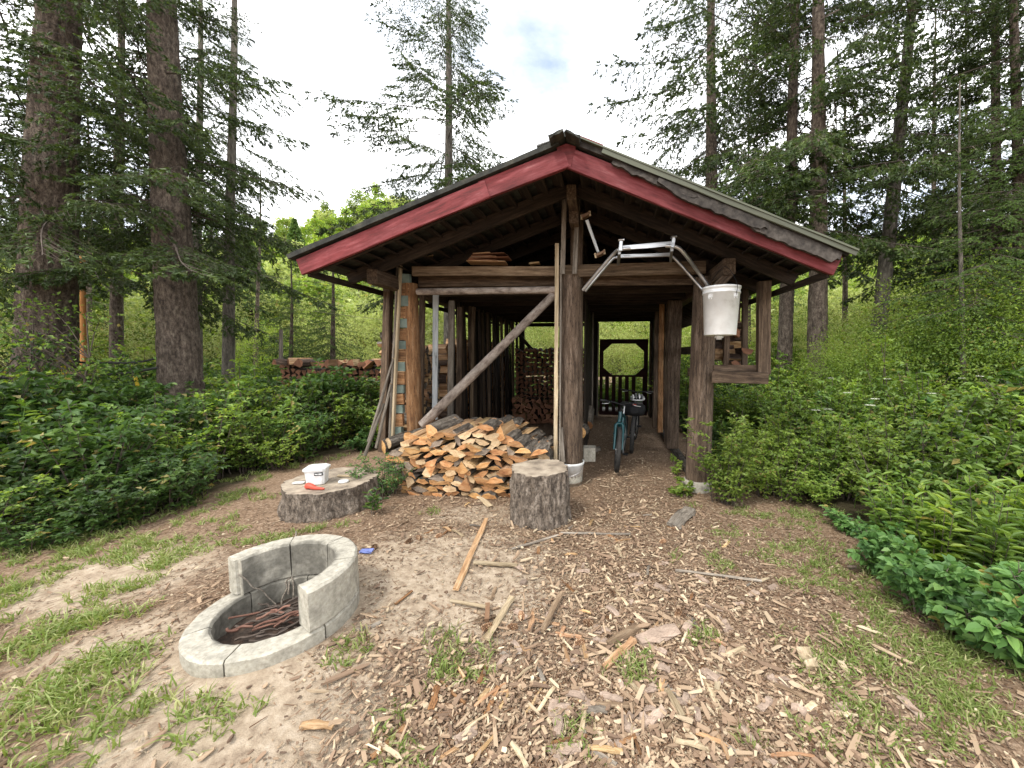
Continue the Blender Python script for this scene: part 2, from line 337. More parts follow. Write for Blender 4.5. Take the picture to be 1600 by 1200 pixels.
def soot():
    t = M['fire_block'].node_tree; N = t.nodes.new; l = t.links.new; b = t.nodes['Principled BSDF']; src_ = b.inputs['Base Color'].links[0].from_socket
    tc = N('ShaderNodeTexCoord'); m = N('ShaderNodeVectorMath'); m.operation = 'MULTIPLY'; m.inputs[1].default_value = (1, 1, 0); l(tc.outputs['Object'], m.inputs[0])
    ln = N('ShaderNodeVectorMath'); ln.operation = 'LENGTH'; l(m.outputs[0], ln.inputs[0]); nz = N('ShaderNodeTexNoise'); nz.inputs['Scale'].default_value = 9; nz.inputs['Detail'].default_value = 5; l(tc.outputs['Object'], nz.inputs[0])
    a = N('ShaderNodeMath'); a.operation = 'MULTIPLY_ADD'; a.inputs[1].default_value = .09; l(nz.outputs[0], a.inputs[0]); l(ln.outputs['Value'], a.inputs[2])
    r = N('ShaderNodeMapRange'); r.inputs[1].default_value = .325; r.inputs[2].default_value = .355; r.inputs[3].default_value = .42; r.inputs[4].default_value = 1; l(a.outputs[0], r.inputs[0])
    mu = N('ShaderNodeVectorMath'); mu.operation = 'SCALE'; l(src_, mu.inputs[0]); l(r.outputs[0], mu.inputs['Scale']); l(mu.outputs[0], b.inputs['Base Color'])
soot()
M['white_plastic'] = surf('white_plastic', [(.50, .49, .45), (.74, .74, .72), (.81, .82, .81)], (1, 1, 1), 7, pos=[.22, .42, .6], bump=.04, bdist=.003, rough=.42, rnd=.02, spec=.5)
M['alu'] = surf('aluminium', [(.35, .36, .37), (.60, .61, .62), (.74, .75, .76)], (2, 8, 8), 3, bump=.08, bdist=.002, rough=.36, rnd=.05, metallic=.85)
M['alu_dark'] = surf('aluminium_dull', [(.16, .16, .16), (.34, .34, .33), (.45, .45, .43)], (2, 8, 8), 3, bump=.1, bdist=.002, rough=.5, rnd=.05, metallic=.6)
M['rust'] = surf('rusty_iron', [(.05, .03, .02), (.16, .09, .05), (.26, .20, .13)], (3, 3, 3), 5, bump=.3, bdist=.003, rough=.7)
M['rubber'] = surf('tyre_rubber', [(.015, .015, .015), (.035, .034, .032), (.09, .085, .075)], (4, 4, 4), 6, bump=.3, bdist=.002, rough=.8)
M['black'] = surf('black_fabric', [(.010, .010, .011), (.022, .022, .024)], (4, 4, 4), 8, bump=.3, bdist=.002, rough=.7)
M['teal'] = surf('teal_paint', [(.003, .05, .055), (.006, .09, .10)], (2, 2, 2), 3, bump=.02, rough=.3, spec=.6, rnd=.02)
M['chrome'] = surf('bare_steel', [(.45, .45, .45), (.62, .62, .62)], (2, 2, 2), 6, bump=.05, rough=.3, metallic=.9)
M['red_plastic'] = surf('red_plastic', [(.42, .05, .03), (.62, .10, .06)], (2, 2, 2), 6, bump=.1, rough=.5, rnd=.02)
M['blue_plastic'] = surf('blue_plastic', [(.10, .13, .32), (.18, .22, .46)], (2, 2, 2), 6, bump=.1, rough=.5, rnd=.02)
M['copper_green'] = surf('green_block', [(.06, .085, .07), (.13, .165, .14), (.20, .23, .19)], (3, 3, 3), 5, bump=.4, bdist=.004, rnd=.2)
M['orange_wood'] = surf('orange_pole', [(.26, .10, .03), (.50, .24, .08)], GX, 3, bump=.3, bdist=.004)
M['rope'] = surf('black_rope', [(.015, .015, .014), (.05, .05, .045)], (20, 20, 20), 5, bump=.5, bdist=.002)
M['yellow'] = surf('yellow_plastic', [(.55, .38, .02), (.75, .55, .05)], (2, 2, 2), 6, bump=.1, rough=.5)
M['ink'] = surf('black_ink', [(.01, .01, .01), (.02, .02, .02)], (2, 2, 2), 6, bump=0, rough=.6, rnd=.01)
M['rings'] = None
def ringmat(name, cols, sc=38):
    m, t, b = newmat(name); N = t.nodes.new; l = t.links.new
    tc = N('ShaderNodeTexCoord'); mp = N('ShaderNodeMapping'); mp.inputs['Scale'].default_value = (.25, 1, 1); l(tc.outputs['Object'], mp.inputs[0])
    wv = N('ShaderNodeTexWave'); wv.wave_type = 'RINGS'; wv.rings_direction = 'X'; wv.inputs['Scale'].default_value = sc; wv.inputs['Distortion'].default_value = 1.6; wv.inputs['Detail'].default_value = 3; wv.inputs['Detail Scale'].default_value = .6
    l(mp.outputs[0], wv.inputs[0]); nz = N('ShaderNodeTexNoise'); nz.inputs['Scale'].default_value = 9; nz.inputs['Detail'].default_value = 9; l(tc.outputs['Object'], nz.inputs[0])
    mi = N('ShaderNodeMath'); mi.operation = 'MULTIPLY_ADD'; mi.inputs[1].default_value = .22; l(wv.outputs[0], mi.inputs[0]); l(nz.outputs[0], mi.inputs[2])
    r = ramp(t, cols, [.32, .58, .82]); l(mi.outputs[0], r.inputs[0]); l(r.outputs[0], b.inputs['Base Color'])
    bp = N('ShaderNodeBump'); bp.inputs['Strength'].default_value = .5; bp.inputs['Distance'].default_value = .006; l(mi.outputs[0], bp.inputs['Height']); l(bp.outputs[0], b.inputs['Normal'])
    b.inputs['Roughness'].default_value = .9; return m
M['rings'] = ringmat('cut_face', [(.10, .08, .06), (.28, .225, .165), (.44, .37, .28)])
M['leaf_a'] = leafmat('leaf_dark', [(.026, .058, .016), (.056, .112, .025), (.12, .195, .042)])
M['leaf_b'] = leafmat('leaf_mid', [(.06, .11, .022), (.115, .195, .035), (.21, .30, .06)])
M['leaf_c'] = leafmat('leaf_bright', [(.11, .175, .03), (.19, .285, .05), (.31, .40, .09)], trans=.45)
M['leaf_far'] = leafmat('leaf_painted_light', [(.19, .24, .07), (.31, .37, .12), (.43, .48, .20)], trans=.45)  # distant haze and sunlit brightness painted into the leaf colour
M['leaf_d'] = leafmat('leaf_bluegreen', [(.055, .12, .04), (.10, .20, .055), (.18, .30, .085)])
M['needle'] = leafmat('needles', [(.028, .05, .014), (.055, .09, .022), (.11, .16, .035)], trans=.2, rnd=.12)
M['needle2'] = leafmat('needles_light', [(.05, .095, .02), (.085, .15, .035), (.14, .22, .05)], trans=.3, rnd=.12)
M['grass'] = leafmat('grass_blades', [(.10, .15, .03), (.18, .24, .06), (.42, .40, .20)], trans=.3)
M['chips'] = leafmat('wood_chip', [(.14, .09, .06), (.29, .195, .125), (.41, .30, .195), (.58, .48, .33)], trans=0, rough=.85)
M['duff'] = leafmat('needle_litter', [(.10, .05, .026), (.25, .14, .075), (.43, .30, .19)], trans=0, rough=.9)
M['umbel'] = leafmat('white_umbel', [(.55, .58, .45), (.7, .7, .6)], trans=.2)

# ground material: sandy dirt, reddish needle litter, dark soil
def groundmat():
    m, t, b = newmat('forest_floor'); N = t.nodes.new; l = t.links.new
    tc = N('ShaderNodeTexCoord')
    def noise(s, d=8, r=.6):
        n = N('ShaderNodeTexNoise'); n.inputs['Scale'].default_value = s; n.inputs['Detail'].default_value = d; n.inputs['Roughness'].default_value = r; l(tc.outputs['Object'], n.inputs[0]); return n
    sand = ramp(t, [(.20, .145, .10), (.38, .30, .215), (.52, .43, .33)], [.3, .5, .72]); l(noise(14, 10, .7).outputs[0], sand.inputs[0])
    duff = ramp(t, [(.06, .036, .022), (.23, .155, .10), (.43, .325, .23)], [.3, .5, .72]); l(noise(34, 8, .75).outputs[0], duff.inputs[0])
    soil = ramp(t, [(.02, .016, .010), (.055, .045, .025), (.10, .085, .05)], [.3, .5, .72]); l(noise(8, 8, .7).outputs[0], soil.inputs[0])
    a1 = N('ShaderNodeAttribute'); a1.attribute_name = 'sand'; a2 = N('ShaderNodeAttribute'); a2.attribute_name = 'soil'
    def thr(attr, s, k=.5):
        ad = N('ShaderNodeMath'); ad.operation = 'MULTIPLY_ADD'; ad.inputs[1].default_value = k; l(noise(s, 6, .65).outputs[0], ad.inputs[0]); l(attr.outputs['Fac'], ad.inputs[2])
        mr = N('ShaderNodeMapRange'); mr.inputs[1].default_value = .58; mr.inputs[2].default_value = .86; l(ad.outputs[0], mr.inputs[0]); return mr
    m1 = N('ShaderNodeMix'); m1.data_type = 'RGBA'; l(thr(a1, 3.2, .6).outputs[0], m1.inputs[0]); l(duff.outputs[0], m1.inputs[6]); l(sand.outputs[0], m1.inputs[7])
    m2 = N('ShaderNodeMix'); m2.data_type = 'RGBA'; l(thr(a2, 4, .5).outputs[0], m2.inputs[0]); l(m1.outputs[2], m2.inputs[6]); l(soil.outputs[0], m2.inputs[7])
    l(m2.outputs[2], b.inputs['Base Color']); b.inputs['Roughness'].default_value = .95; b.inputs['Specular IOR Level'].default_value = .15
    bp = N('ShaderNodeBump'); bp.inputs['Strength'].default_value = .9; bp.inputs['Distance'].default_value = .02; l(noise(30, 10, .75).outputs[0], bp.inputs['Height'])
    l(bp.outputs[0], b.inputs['Normal']); return m

# ------------------------------------------------------------------ the ground and the hill
def poly_dist(x, y, poly):             # >0 inside
    n = len(poly); ins = np.zeros(len(x), bool); dm = np.full(len(x), 1e9)
    for i in range(n):
        x1, y1 = poly[i]; x2, y2 = poly[(i+1) % n]
        c = ((y1 > y) != (y2 > y)) & (x < (x2-x1)*(y-y1)/((y2-y1) or 1e-9)+x1); ins ^= c
        t = np.clip(((x-x1)*(x2-x1)+(y-y1)*(y2-y1))/((x2-x1)**2+(y2-y1)**2+1e-12), 0, 1)
        dm = np.minimum(dm, np.hypot(x-(x1+t*(x2-x1)), y-(y1+t*(y2-y1))))
    return np.where(ins, dm, -dm)
def gp(l): return [tuple(G(*p)[:2]) for p in l]
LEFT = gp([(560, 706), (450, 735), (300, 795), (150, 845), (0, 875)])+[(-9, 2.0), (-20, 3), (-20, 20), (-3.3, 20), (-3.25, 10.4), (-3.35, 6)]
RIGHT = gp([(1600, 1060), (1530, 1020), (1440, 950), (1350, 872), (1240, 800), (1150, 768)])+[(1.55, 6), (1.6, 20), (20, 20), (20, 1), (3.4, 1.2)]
BACK = [(-3.2, 10.9), (-3.2, 22), (1.6, 22), (1.6, 10.9)]
def sand_mask(x, y):
    c = [(-1.05, 2.5, .95, .85, 1.0), (-1.6, 1.35, .8, .45, .9), (-3.6, 2.3, .8, .55, .85), (-2.6, 1.6, .7, .4, .6), (-1.3, 3.6, .8, .4, .7), (.3, 4.4, .5, 1.0, .25)]
    r = np.zeros_like(x)
    for cx_, cy_, a, b_, k in c: r = np.maximum(r, k*np.exp(-((x-cx_)/a)**2-((y-cy_)/b_)**2))
    return r
def build_ground():
    def axis(c0, c1, step, far):
        a = list(np.arange(c0, c1+1e-6, step)); s = step; v = c1
        while v < far: s *= 1.16; v += s; a.append(v)
        s = step; v = c0; b = []
        while v > -far: s *= 1.16; v -= s; b.append(v)
        return np.array(b[::-1]+a)
    xs, ys = axis(-5.2, 3.2, .03, 600), axis(1.0, 6.2, .03, 600)
    X, Y = np.meshgrid(xs, ys, indexing='ij'); x, y = X.ravel(), Y.ravel()
    near = np.exp(-np.maximum(0, np.hypot(x, y-2)-7)/3)
    z = gh(x, y)+near*(fbm(np.stack([x*5, y*5, x*0], 1), 3, 3)-.44)*.035
    z = np.where(np.hypot(x, y) > 60, z-1.5*np.clip((np.hypot(x, y)-60)/60, 0, 1), z)
    n, m = len(xs), len(ys); i, j = np.meshgrid(np.arange(n-1), np.arange(m-1), indexing='ij'); i = i.ravel(); j = j.ravel()
    Q = np.stack([i*m+j, (i+1)*m+j, (i+1)*m+j+1, i*m+j+1], 1)
    me = mesh_of('ground', [(np.column_stack([x, y, z]), Q, 0)], [groundmat()], smooth=True)
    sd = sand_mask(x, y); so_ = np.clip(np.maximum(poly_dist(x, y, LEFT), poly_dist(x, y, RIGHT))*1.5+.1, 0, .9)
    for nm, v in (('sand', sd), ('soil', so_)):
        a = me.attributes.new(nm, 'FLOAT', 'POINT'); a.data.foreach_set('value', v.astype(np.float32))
    o = obj('ground', me); tag(o, 'forest floor of sandy dirt and reddish needle litter', kind='structure')
build_ground()
def hill_h(x, y):
    r = np.hypot(x, y); az = np.degrees(np.arctan2(x, y))
    base = 15+19*np.exp(-((az+30)/17)**2)+6*np.exp(-((az-38)/20)**2)
    return np.clip((r-34)/62, 0, 1)**1.15*base*(.85+.3*fbm(np.stack([x*.03, y*.03, x*0], 1), 3, 4))-.8
def build_hill():
    az = np.radians(np.linspace(-95, 95, 96)); rr = np.linspace(30, 180, 40); A, Rr = np.meshgrid(az, rr, indexing='ij')
    x, y = (Rr*np.sin(A)).ravel(), (Rr*np.cos(A)).ravel(); z = hill_h(x, y); z = np.where(Rr.ravel() > 110, z+(Rr.ravel()-110)*-.25, z)
    m = 40; i, j = np.meshgrid(np.arange(95), np.arange(39), indexing='ij'); i = i.ravel(); j = j.ravel()
    Q = np.stack([i*m+j, (i+1)*m+j, (i+1)*m+j+1, i*m+j+1], 1)[:, ::-1]
    o = obj('hill', mesh_of('hill', [(np.column_stack([x, y, z]), Q, 0)], [surf('hill_soil', [(.03, .05, .015), (.06, .09, .025), (.09, .12, .04)], (.2, .2, .2), 4, rnd=0)], True))
    tag(o, 'wooded hillside rising behind the clearing', kind='structure')
build_hill()
# ------------------------------------------------------------------ the woodshed
YF, YP, YB = 3.6, 4.75, 10.2                      # fascia, front posts, back wall
shed = empty('woodshed', (-.45, YP, 0), 'open timber woodshed with log posts and red barge boards under a low gable roof', 'woodshed')
XR = -.39; XL, XE = -3.1, 2.0
zR, zL, zE = 3.45, 2.51, 2.40                      # lower edge of the barge boards
def zr(x): return zR+(zL-zR)*(XR-x)/(XR-XL) if x < XR else zR+(zE-zR)*(x-XR)/(XE-XR)
dl = Vector((XL-XR, 0, zL-zR)).normalized(); dr = Vector((XE-XR, 0, zE-zR)).normalized()
nl = Vector((-dl.z, 0, dl.x)); nl = nl if nl.z > 0 else -nl
nr = Vector((-dr.z, 0, dr.x)); nr = nr if nr.z > 0 else -nr
def slab(name, x0, x1, y0, y1, thick, lift, mat, edge=0, seed=0, n=40, parent=None, rag=0):
    # sloping sheet between x0 and x1 following the roof, its front edge uneven
    r = np.random.default_rng(seed); V = []; 
    nn = nl if (x0+x1)/2 < XR else nr
    e = fbm(np.column_stack([np.linspace(0, 9, n+1), np.zeros(n+1), np.zeros(n+1)]), 4, seed)-.45
    ny = 2
    for i in range(n+1):
        x = x0+(x1-x0)*i/n; 
        for k, yy in enumerate((y0+e[i]*edge, y1)):
            for s in (0, 1):
                p = Vector((x, yy, zr(x)))+nn*(lift+thick*s+(e[i]*rag if s == 0 else e[(i*3) % n]*rag*.4)); V.append(p)
    V = np.array([list(v) for v in V]); Q = []
    for i in range(n):
        a = i*4; b = a+4
        Q += [[a, b, b+1, a+1], [a+2, a+3, b+3, b+2], [a+1, b+1, b+3, a+3], [a, a+2, b+2, b]]
    Q += [[0, 1, 3, 2], [n*4, n*4+2, n*4+3, n*4+1]]
    return obj(name, mesh_of(name, [(V, np.array(Q), 0)], [mat]), parent or shed)
# red barge boards (two pieces a side), one pushed a little proud
bw = .175
def barge(xa, xb, y, lift=0, w=bw):
    nn = nl if (xa+xb)/2 < XR else nr
    A = Vector((xa, y, zr(xa)))+nn*(w/2+lift); B = Vector((xb, y, zr(xb)))+nn*(w/2+lift)
    return A, B
A, B = barge(XR+.03, -1.18, YF); plank('barge_board', A, B, .04, w := bw, M['red_paint'], shed, seg=6)
A, B = barge(-1.12, XL, YF-.012, -.006, .165); plank('barge_board', A, B, .04, .165, M['red_paint'], shed, seg=6)
A, B = barge(XR-.02, XE, YF+.006); plank('barge_board', A, B, .04, bw, M['red_paint'], shed, seg=8)
def fill_peak():
    V = []
    for yy in (YF-.02, YF+.02):
        V += [(XR-.04, yy, zr(XR-.04)), (XR+.04, yy, zr(XR+.04)), (XR+.09, yy, zr(XR)+bw*1.02-.02), (XR, yy, zR+bw*1.08), (XR-.09, yy, zr(XR)+bw*1.02-.02)]
    Q = [[i, (i+1) % 5, 5+(i+1) % 5, 5+i] for i in range(5)]
    obj('barge_peak', mesh_of('barge_peak', [(np.array(V), np.array(Q), 0), (np.array(V), np.array([[4, 3, 2, 1, 0]]), 0), (np.array(V), np.array([[5, 6, 7, 8, 9]]), 0)], [M['red_paint']]), shed)
fill_peak()
# roof boards lying on the rafters, each its own
for side, (x0, x1) in (('l', (XR-.03, XL+.02)), ('r', (XR+.03, XE-.02))):
    n = 15
    for k in range(n):
        a = x0+(x1-x0)*(k+.5)/n; nn = nl if side == 'l' else nr
        p0 = Vector((a, YF+.03, zr(a)))+nn*(bw-.012); p1 = Vector((a, YB+.5, zr(a)))+nn*(bw-.012)
        d = (nl if side == 'l' else nr); roll = math.atan2(dl.z, dl.x) if side == 'l' else -math.atan2(dr.z, dr.x)
        sl_ = math.atan((zL-zR)/(XL-XR)) if side == 'l' else math.atan((zE-zR)/(XE-XR))
        plank('roof_board', p0, p1, abs(x1-x0)/n*1.06-.006, .022, M['shade_wood'], shed, roll=sl_*1 if True else 0, seg=3)
slab('roof_covering', XR, XL-.06, YF-.06, YB+.6, .045, bw+.004, M['tar'], .05, 3, rag=.022)
slab('roof_covering', XR, XE+.06, YF-.09, YB+.6, .012, bw+.056, M['metal_green'], .01, 5)
slab('roof_underlay', XR+.05, XE+.02, YF-.05, YB+.55, .05, bw+.006, M['felt'], .03, 8)
# folded metal edge and torn felt strips hanging over the right barge board
A, B = barge(XR+.25, XE+.06, YF-.075, bw+.02, .05); plank('metal_edge', A, B, .012, .062, M['metal_green'], shed, seg=8, jit=.002)
def ragged_strip(xa, xb, w0, seed, y):
    n = 36; e = fbm(np.column_stack([np.linspace(0, 16, n+1), np.zeros(n+1)+seed, np.zeros(n+1)]), 4, seed)-.45; V = []
    for i in range(n+1):
        x = xa+(xb-xa)*i/n; t = i/n; w_ = w0*(.55+.45*min(1, t*4))*(1 if t < .96 else .6)+e[i]*.03
        top = Vector((x, y, zr(x)))+nr*(bw+.01); bot = top-nr*w_
        for p in (top, bot):
            for dy in (-.006-.02*(p is bot)+e[i]*.02, .008+e[i]*.02): V.append((p.x, p.y+dy, p.z))
    V = np.array(V); Q = []
    for i in range(n):
        a = i*4; b = a+4; Q += [[a, a+2, b+2, b], [a+1, b+1, b+3, a+3], [a+2, a+3, b+3, b+2], [a, b, b+1, a+1]]
    Q += [[0, 1, 3, 2], [n*4, n*4+2, n*4+3, n*4+1]]
    obj('felt_strip', mesh_of('felt_strip', [(V, np.array(Q), 0)], [M['felt']]), shed)
ragged_strip(-.03, .75, .06, 21, YF-.045); ragged_strip(.38, 1.35, .095, 31, YF-.058); ragged_strip(1.05, 1.97, .115, 41, YF-.048)
# ridge cap and loose red shingles on it
for k in range(2):
    s = -1 if k == 0 else 1; d_ = dl if s < 0 else dr; n_ = nl if s < 0 else nr
    a = Vector((XR, YF-.02, zR+.218)); plank('ridge_cap', a+Vector((s*.01, 0, 0)), a+d_*.15+Vector((0, 0, 0)), .32, .022, M['tar'], shed, seg=3, jit=.004)
plank('ridge_filler', (XR, YF+.02, zR+.175), (XR, YB+.45, zR+.175), .26, .05, M['shade_wood'], shed, seg=3)
plank('ridge_board', (XR, YF-.06, zR+.245), (XR, YB+.4, zR+.245), .045, .045, M['tar'], shed, seg=6, jit=.006)
plank('loose_shingle', (XR+.09, YF+.1, zR+.245), (XR+.34, YF+.1, zR+.14), .3, .018, M['red_paint'], shed)
plank('loose_shingle', (XR-.08, YF+.1, zR+.245), (XR-.28, YF+.1, zR+.185), .25, .014, M['pale_paint'], shed)
plank('eave_trim', (XL+.02, YF+.03, zr(XL)+.02), (XL+.02, YB+.5, zr(XL)+.02), .02, .07, M['shade_wood'], shed)
plank('eave_trim', (XE-.02, YF+.03, zr(XE)+.02), (XE-.02, YB+.5, zr(XE)+.02), .02, .07, M['shade_wood'], shed)
# rafters
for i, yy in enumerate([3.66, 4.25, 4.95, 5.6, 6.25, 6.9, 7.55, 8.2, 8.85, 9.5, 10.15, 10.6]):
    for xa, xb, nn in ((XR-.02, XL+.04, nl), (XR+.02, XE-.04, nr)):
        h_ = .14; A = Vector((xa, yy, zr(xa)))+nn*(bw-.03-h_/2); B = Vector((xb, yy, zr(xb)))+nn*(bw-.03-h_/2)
        plank('rafter', A, B, .045, h_, M['shade_wood'], shed, seg=3, jit=.003)
plank('ridge_beam', (XR, 4.1, zR-.03), (XR, YB, zR-.03), .10, .16, M['old_wood'], shed, seg=3)
# long plates carrying the eaves, their ends showing
for xx, zz, y0 in ((-2.72, 2.60, 4.15), (1.28, 2.62, 4.15)):
    plank('eave_beam', (xx, y0, zz), (xx, YB+.2, zz), .13, .17, M['old_wood'], shed, seg=3, jit=.003, c=.012)
plank('beam_brace', (1.3, 4.22, 2.56), (1.12, 4.22, 2.36), .09, .09, M['old_wood'], shed)
# log posts of the front
def post(px, x, y, z0, z1, r0, r1, mat, **k):
    return log('log_post', (x, y, z0), (x+k.pop('dx', 0), y, z1), r0, r1, M[mat], M['end_grain'], shed, n=28, seg=36, rough=.05, vs=.9, **k)
post(0, -2.59, YP, -.05, 2.62, .105, .095, 'log_post2', seed=31)
post(0, -.455, YP, .28, 2.66, .15, .155, 'log_post', seed=12)
post(0, 1.165, YP, .0, 2.62, .155, .135, 'log_post', seed=45, dx=.02)
for (x, rb) in ((1.165, .19),):
    me = mesh_of('footing', lathe_blocks([(0, .12), (rb*.85, .12), (rb*.95, .09), (rb, 0), (rb*1.02, -.1)], 18), [M['concrete']], True); obj('footing', me, shed, loc=(x-.02, YP-.03, .0))
plank('king_post', (XR+.0, YP+.04, 2.70), (XR+.01, YP+.04, 3.44), .15, .14, M['old_wood'], shed, seg=3, jit=.004)
plank('ridge_beam_end', (XR-.0, YP-.10, 3.29), (XR, YP-.35, 3.29), .11, .17, M['old_wood'], shed)
plank('batten', P(879, 428, 4.55), P(882, 300, 4.55), .055, .03, M['grey_wood'], shed)
plank('batten', P(898, 428, 4.55), P(904, 290, 4.55), .055, .03, M['grey_wood'], shed)
# beams across the front
plank('front_beam', P(645, 424, 4.66), P(868, 424, 4.66), .05, .115, M['beam'], shed, seg=4)
plank('front_beam', P(868, 424.5, 4.665), P(1102, 418, 4.665), .05, .145, M['beam'], shed, seg=4)
plank('cross_beam', P(655, 441, 4.9), P(1082, 437, 4.9), .05, .13, M['old_wood'], shed, seg=4)
log('pole_rail', P(652, 456, 4.6), P(872, 453, 4.6), .042, .045, M['pole_bark'], M['end_grain'], shed, n=12, seg=20, rough=.07)
# loft joists and loft boards
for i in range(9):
    yy = 5.45+i*.58; plank('joist', (-2.6, yy, 2.63), (1.2, yy, 2.63), .045, .14, M['shade_wood'], shed, seg=3)
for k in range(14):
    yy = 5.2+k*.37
    plank('loft_board', (-2.5, yy, 2.712), (1.1, yy, 2.712), .33, .02, M['shade_wood'], shed, seg=2, jit=.003)
# left side: corner post, spacer column, studs, wall boards
plank('corner_post', P(599, 705, 4.9)*1, P(608, 425, 4.9), .11, .10, M['old_wood'], shed, seg=4, jit=.003, c=.01)
plank('edge_strip', P(613, 694, 4.62), P(626, 415, 4.62), .03, .045, M['pale_wood'], shed, seg=5)
plank('edge_strip', P(608.5, 694, 4.66), P(621.5, 415, 4.66), .028, .03, M['grey_wood'], shed, seg=5)
ys = [432, 470, 501, 536, 560, 585, 620, 660, 690]
k = 0; y = 428
while y < 694:
    hgt_ = (15 if k % 2 == 0 else 19)*(.85+.3*R.random()); cx_ = 634-(y-428)*.05
    a = P(cx_-10.0, y+hgt_/2, 4.68); b = P(cx_+7, y+hgt_/2, 4.68)
    m_ = M['copper_green'] if k % 2 == 0 else M['log_post2']
    plank('spacer_block' if k % 2 == 0 else 'filler_block', a, b, .06 if k % 2 == 0 else .045, hgt_*4.68/580-.004, m_, shed, seg=1)
    y += hgt_; k += 1
plank('stud', P(657, 690, 5.0), P(660, 455, 5.0), .07, .05, M['old_wood'], shed, seg=4, jit=.003)
plank('stud', P(679.5, 655, 4.95), P(681, 459, 4.95), .075, .03, M['pale_paint'], shed, seg=4)
plank('stud', P(703, 690, 5.3), P(706, 470, 5.3), .085, .04, M['grey_wood'], shed, seg=4)
plank('stud', P(716, 672, 5.8), P(719, 480, 5.8), .08, .05, M['old_wood'], shed, seg=4)
plank('stud', P(737, 660, 6.4), P(740, 480, 6.4), .05, .05, M['beam'], shed, seg=4, jit=.004)
for i in range(26):
    yy = 5.9+i*.165; 
    if R.random() < .08: continue
    plank('wall_board', (-2.56+R.uniform(-.015, .015), yy, .05), (-2.56+R.uniform(-.02, .02), yy+R.uniform(-.02, .02), 2.55), .022, .118+R.uniform(-.02, .015), M['shade_wood' if R.random() < .7 else 'old_wood'], shed, roll=0, seg=1)
for i in range(9):
    yy = 6.1+i*.5; plank('stud', (-2.47, yy, .03), (-2.47, yy, 2.56), .05, .08, M['old_wood' if i % 2 else 'shade_wood'], shed, seg=2)
# wall between the two bays, and right wall
def vboard(x, y, z0, z1, w, mat, th=.024):      # upright board in a wall running along y
    o = plank('wall_board', (x, y, z0), (x+R.uniform(-.01, .01), y+R.uniform(-.012, .012), z1), w, th, M[mat], shed, roll=0, seg=1)
for i in range(24):
    vboard(-.36+R.uniform(-.01, .01), 6.0+i*.175, .03, 2.6, .022, 'shade_wood', .15)
plank('stud', P(914, 668, 7.0), P(916, 468, 7.0), .06, .09, M['old_wood'], shed, seg=3)
plank('stud', P(925, 660, 8.2), P(927, 480, 8.2), .03, .06, M['grey_wood'], shed, seg=3)
plank('wall_post', P(1050, 700, 6.3), P(1056, 470, 6.3), .20, .06, M['log_post'], shed, seg=4, jit=.004)
plank('wall_post', P(1042, 694, 6.55), P(1046, 470, 6.55), .07, .16, M['old_wood'], shed, seg=4, jit=.004)
plank('wall_post', P(1031, 675, 7.2), P(1034, 475, 7.2), .09, .08, M['log_post2'], shed, seg=4, jit=.004)
plank('wall_post', P(1024, 668, 7.9), P(1028, 480, 7.9), .12, .08, M['old_wood'], shed, seg=4, jit=.004)
for i in range(13):
    vboard(1.2+R.uniform(-.01, .01), 7.9+i*.185, .03, 2.6, .022, 'shade_wood' if R.random() < .6 else 'old_wood', .14+R.uniform(-.02, .02))
plank('wall_rail', (1.26, 5.0, 1.75), (1.26, 8.0, 1.75), .04, .12, M['shade_wood'], shed)
plank('wall_rail', (1.26, 5.0, 2.18), (1.26, 8.0, 2.18), .04, .10, M['shade_wood'], shed)
log('round_post', (1.27, 5.7, 0), (1.31, 5.55, 2.55), .07, .06, M['bark_dark'], M['end_grain'], shed, n=14, seg=18, rough=.08)
log('sill_log', (1.18, 5.1, .04), (1.2, 8.1, .04), .07, .07, M['bark'], M['end_grain'], shed, n=12, seg=16)
# back wall with its openings
plank('back_post', (-2.35, YB, 0), (-2.35, YB, 2.6), .14, .10, M['shade_wood'], shed)
plank('back_post', (-.30, YB, 0), (-.30, YB, 2.6), .12, .10, M['shade_wood'], shed)
plank('back_post', (1.21, YB, 0), (1.21, YB, 2.6), .14, .10, M['shade_wood'], shed)
plank('back_rail', (-2.35, YB-.01, 2.5), (-.30, YB-.01, 2.5), .03, .10, M['shade_wood'], shed)
plank('back_beam', (-2.5, YB, 2.72), (1.25, YB, 2.72), .05, .15, M['shade_wood'], shed)
plank('back_brace', P(797, 508, 10.0), P(866, 585, 10.0), .03, .09, M['shade_wood'], shed)
for k in range(11):        # gable boards of the back wall
    x_ = -2.5+k*.36; plank('gable_board', (x_, YB+.06, 2.72), (x_, YB+.06, zr(x_)+.08), .02, .345, M['shade_wood'], shed, seg=1)
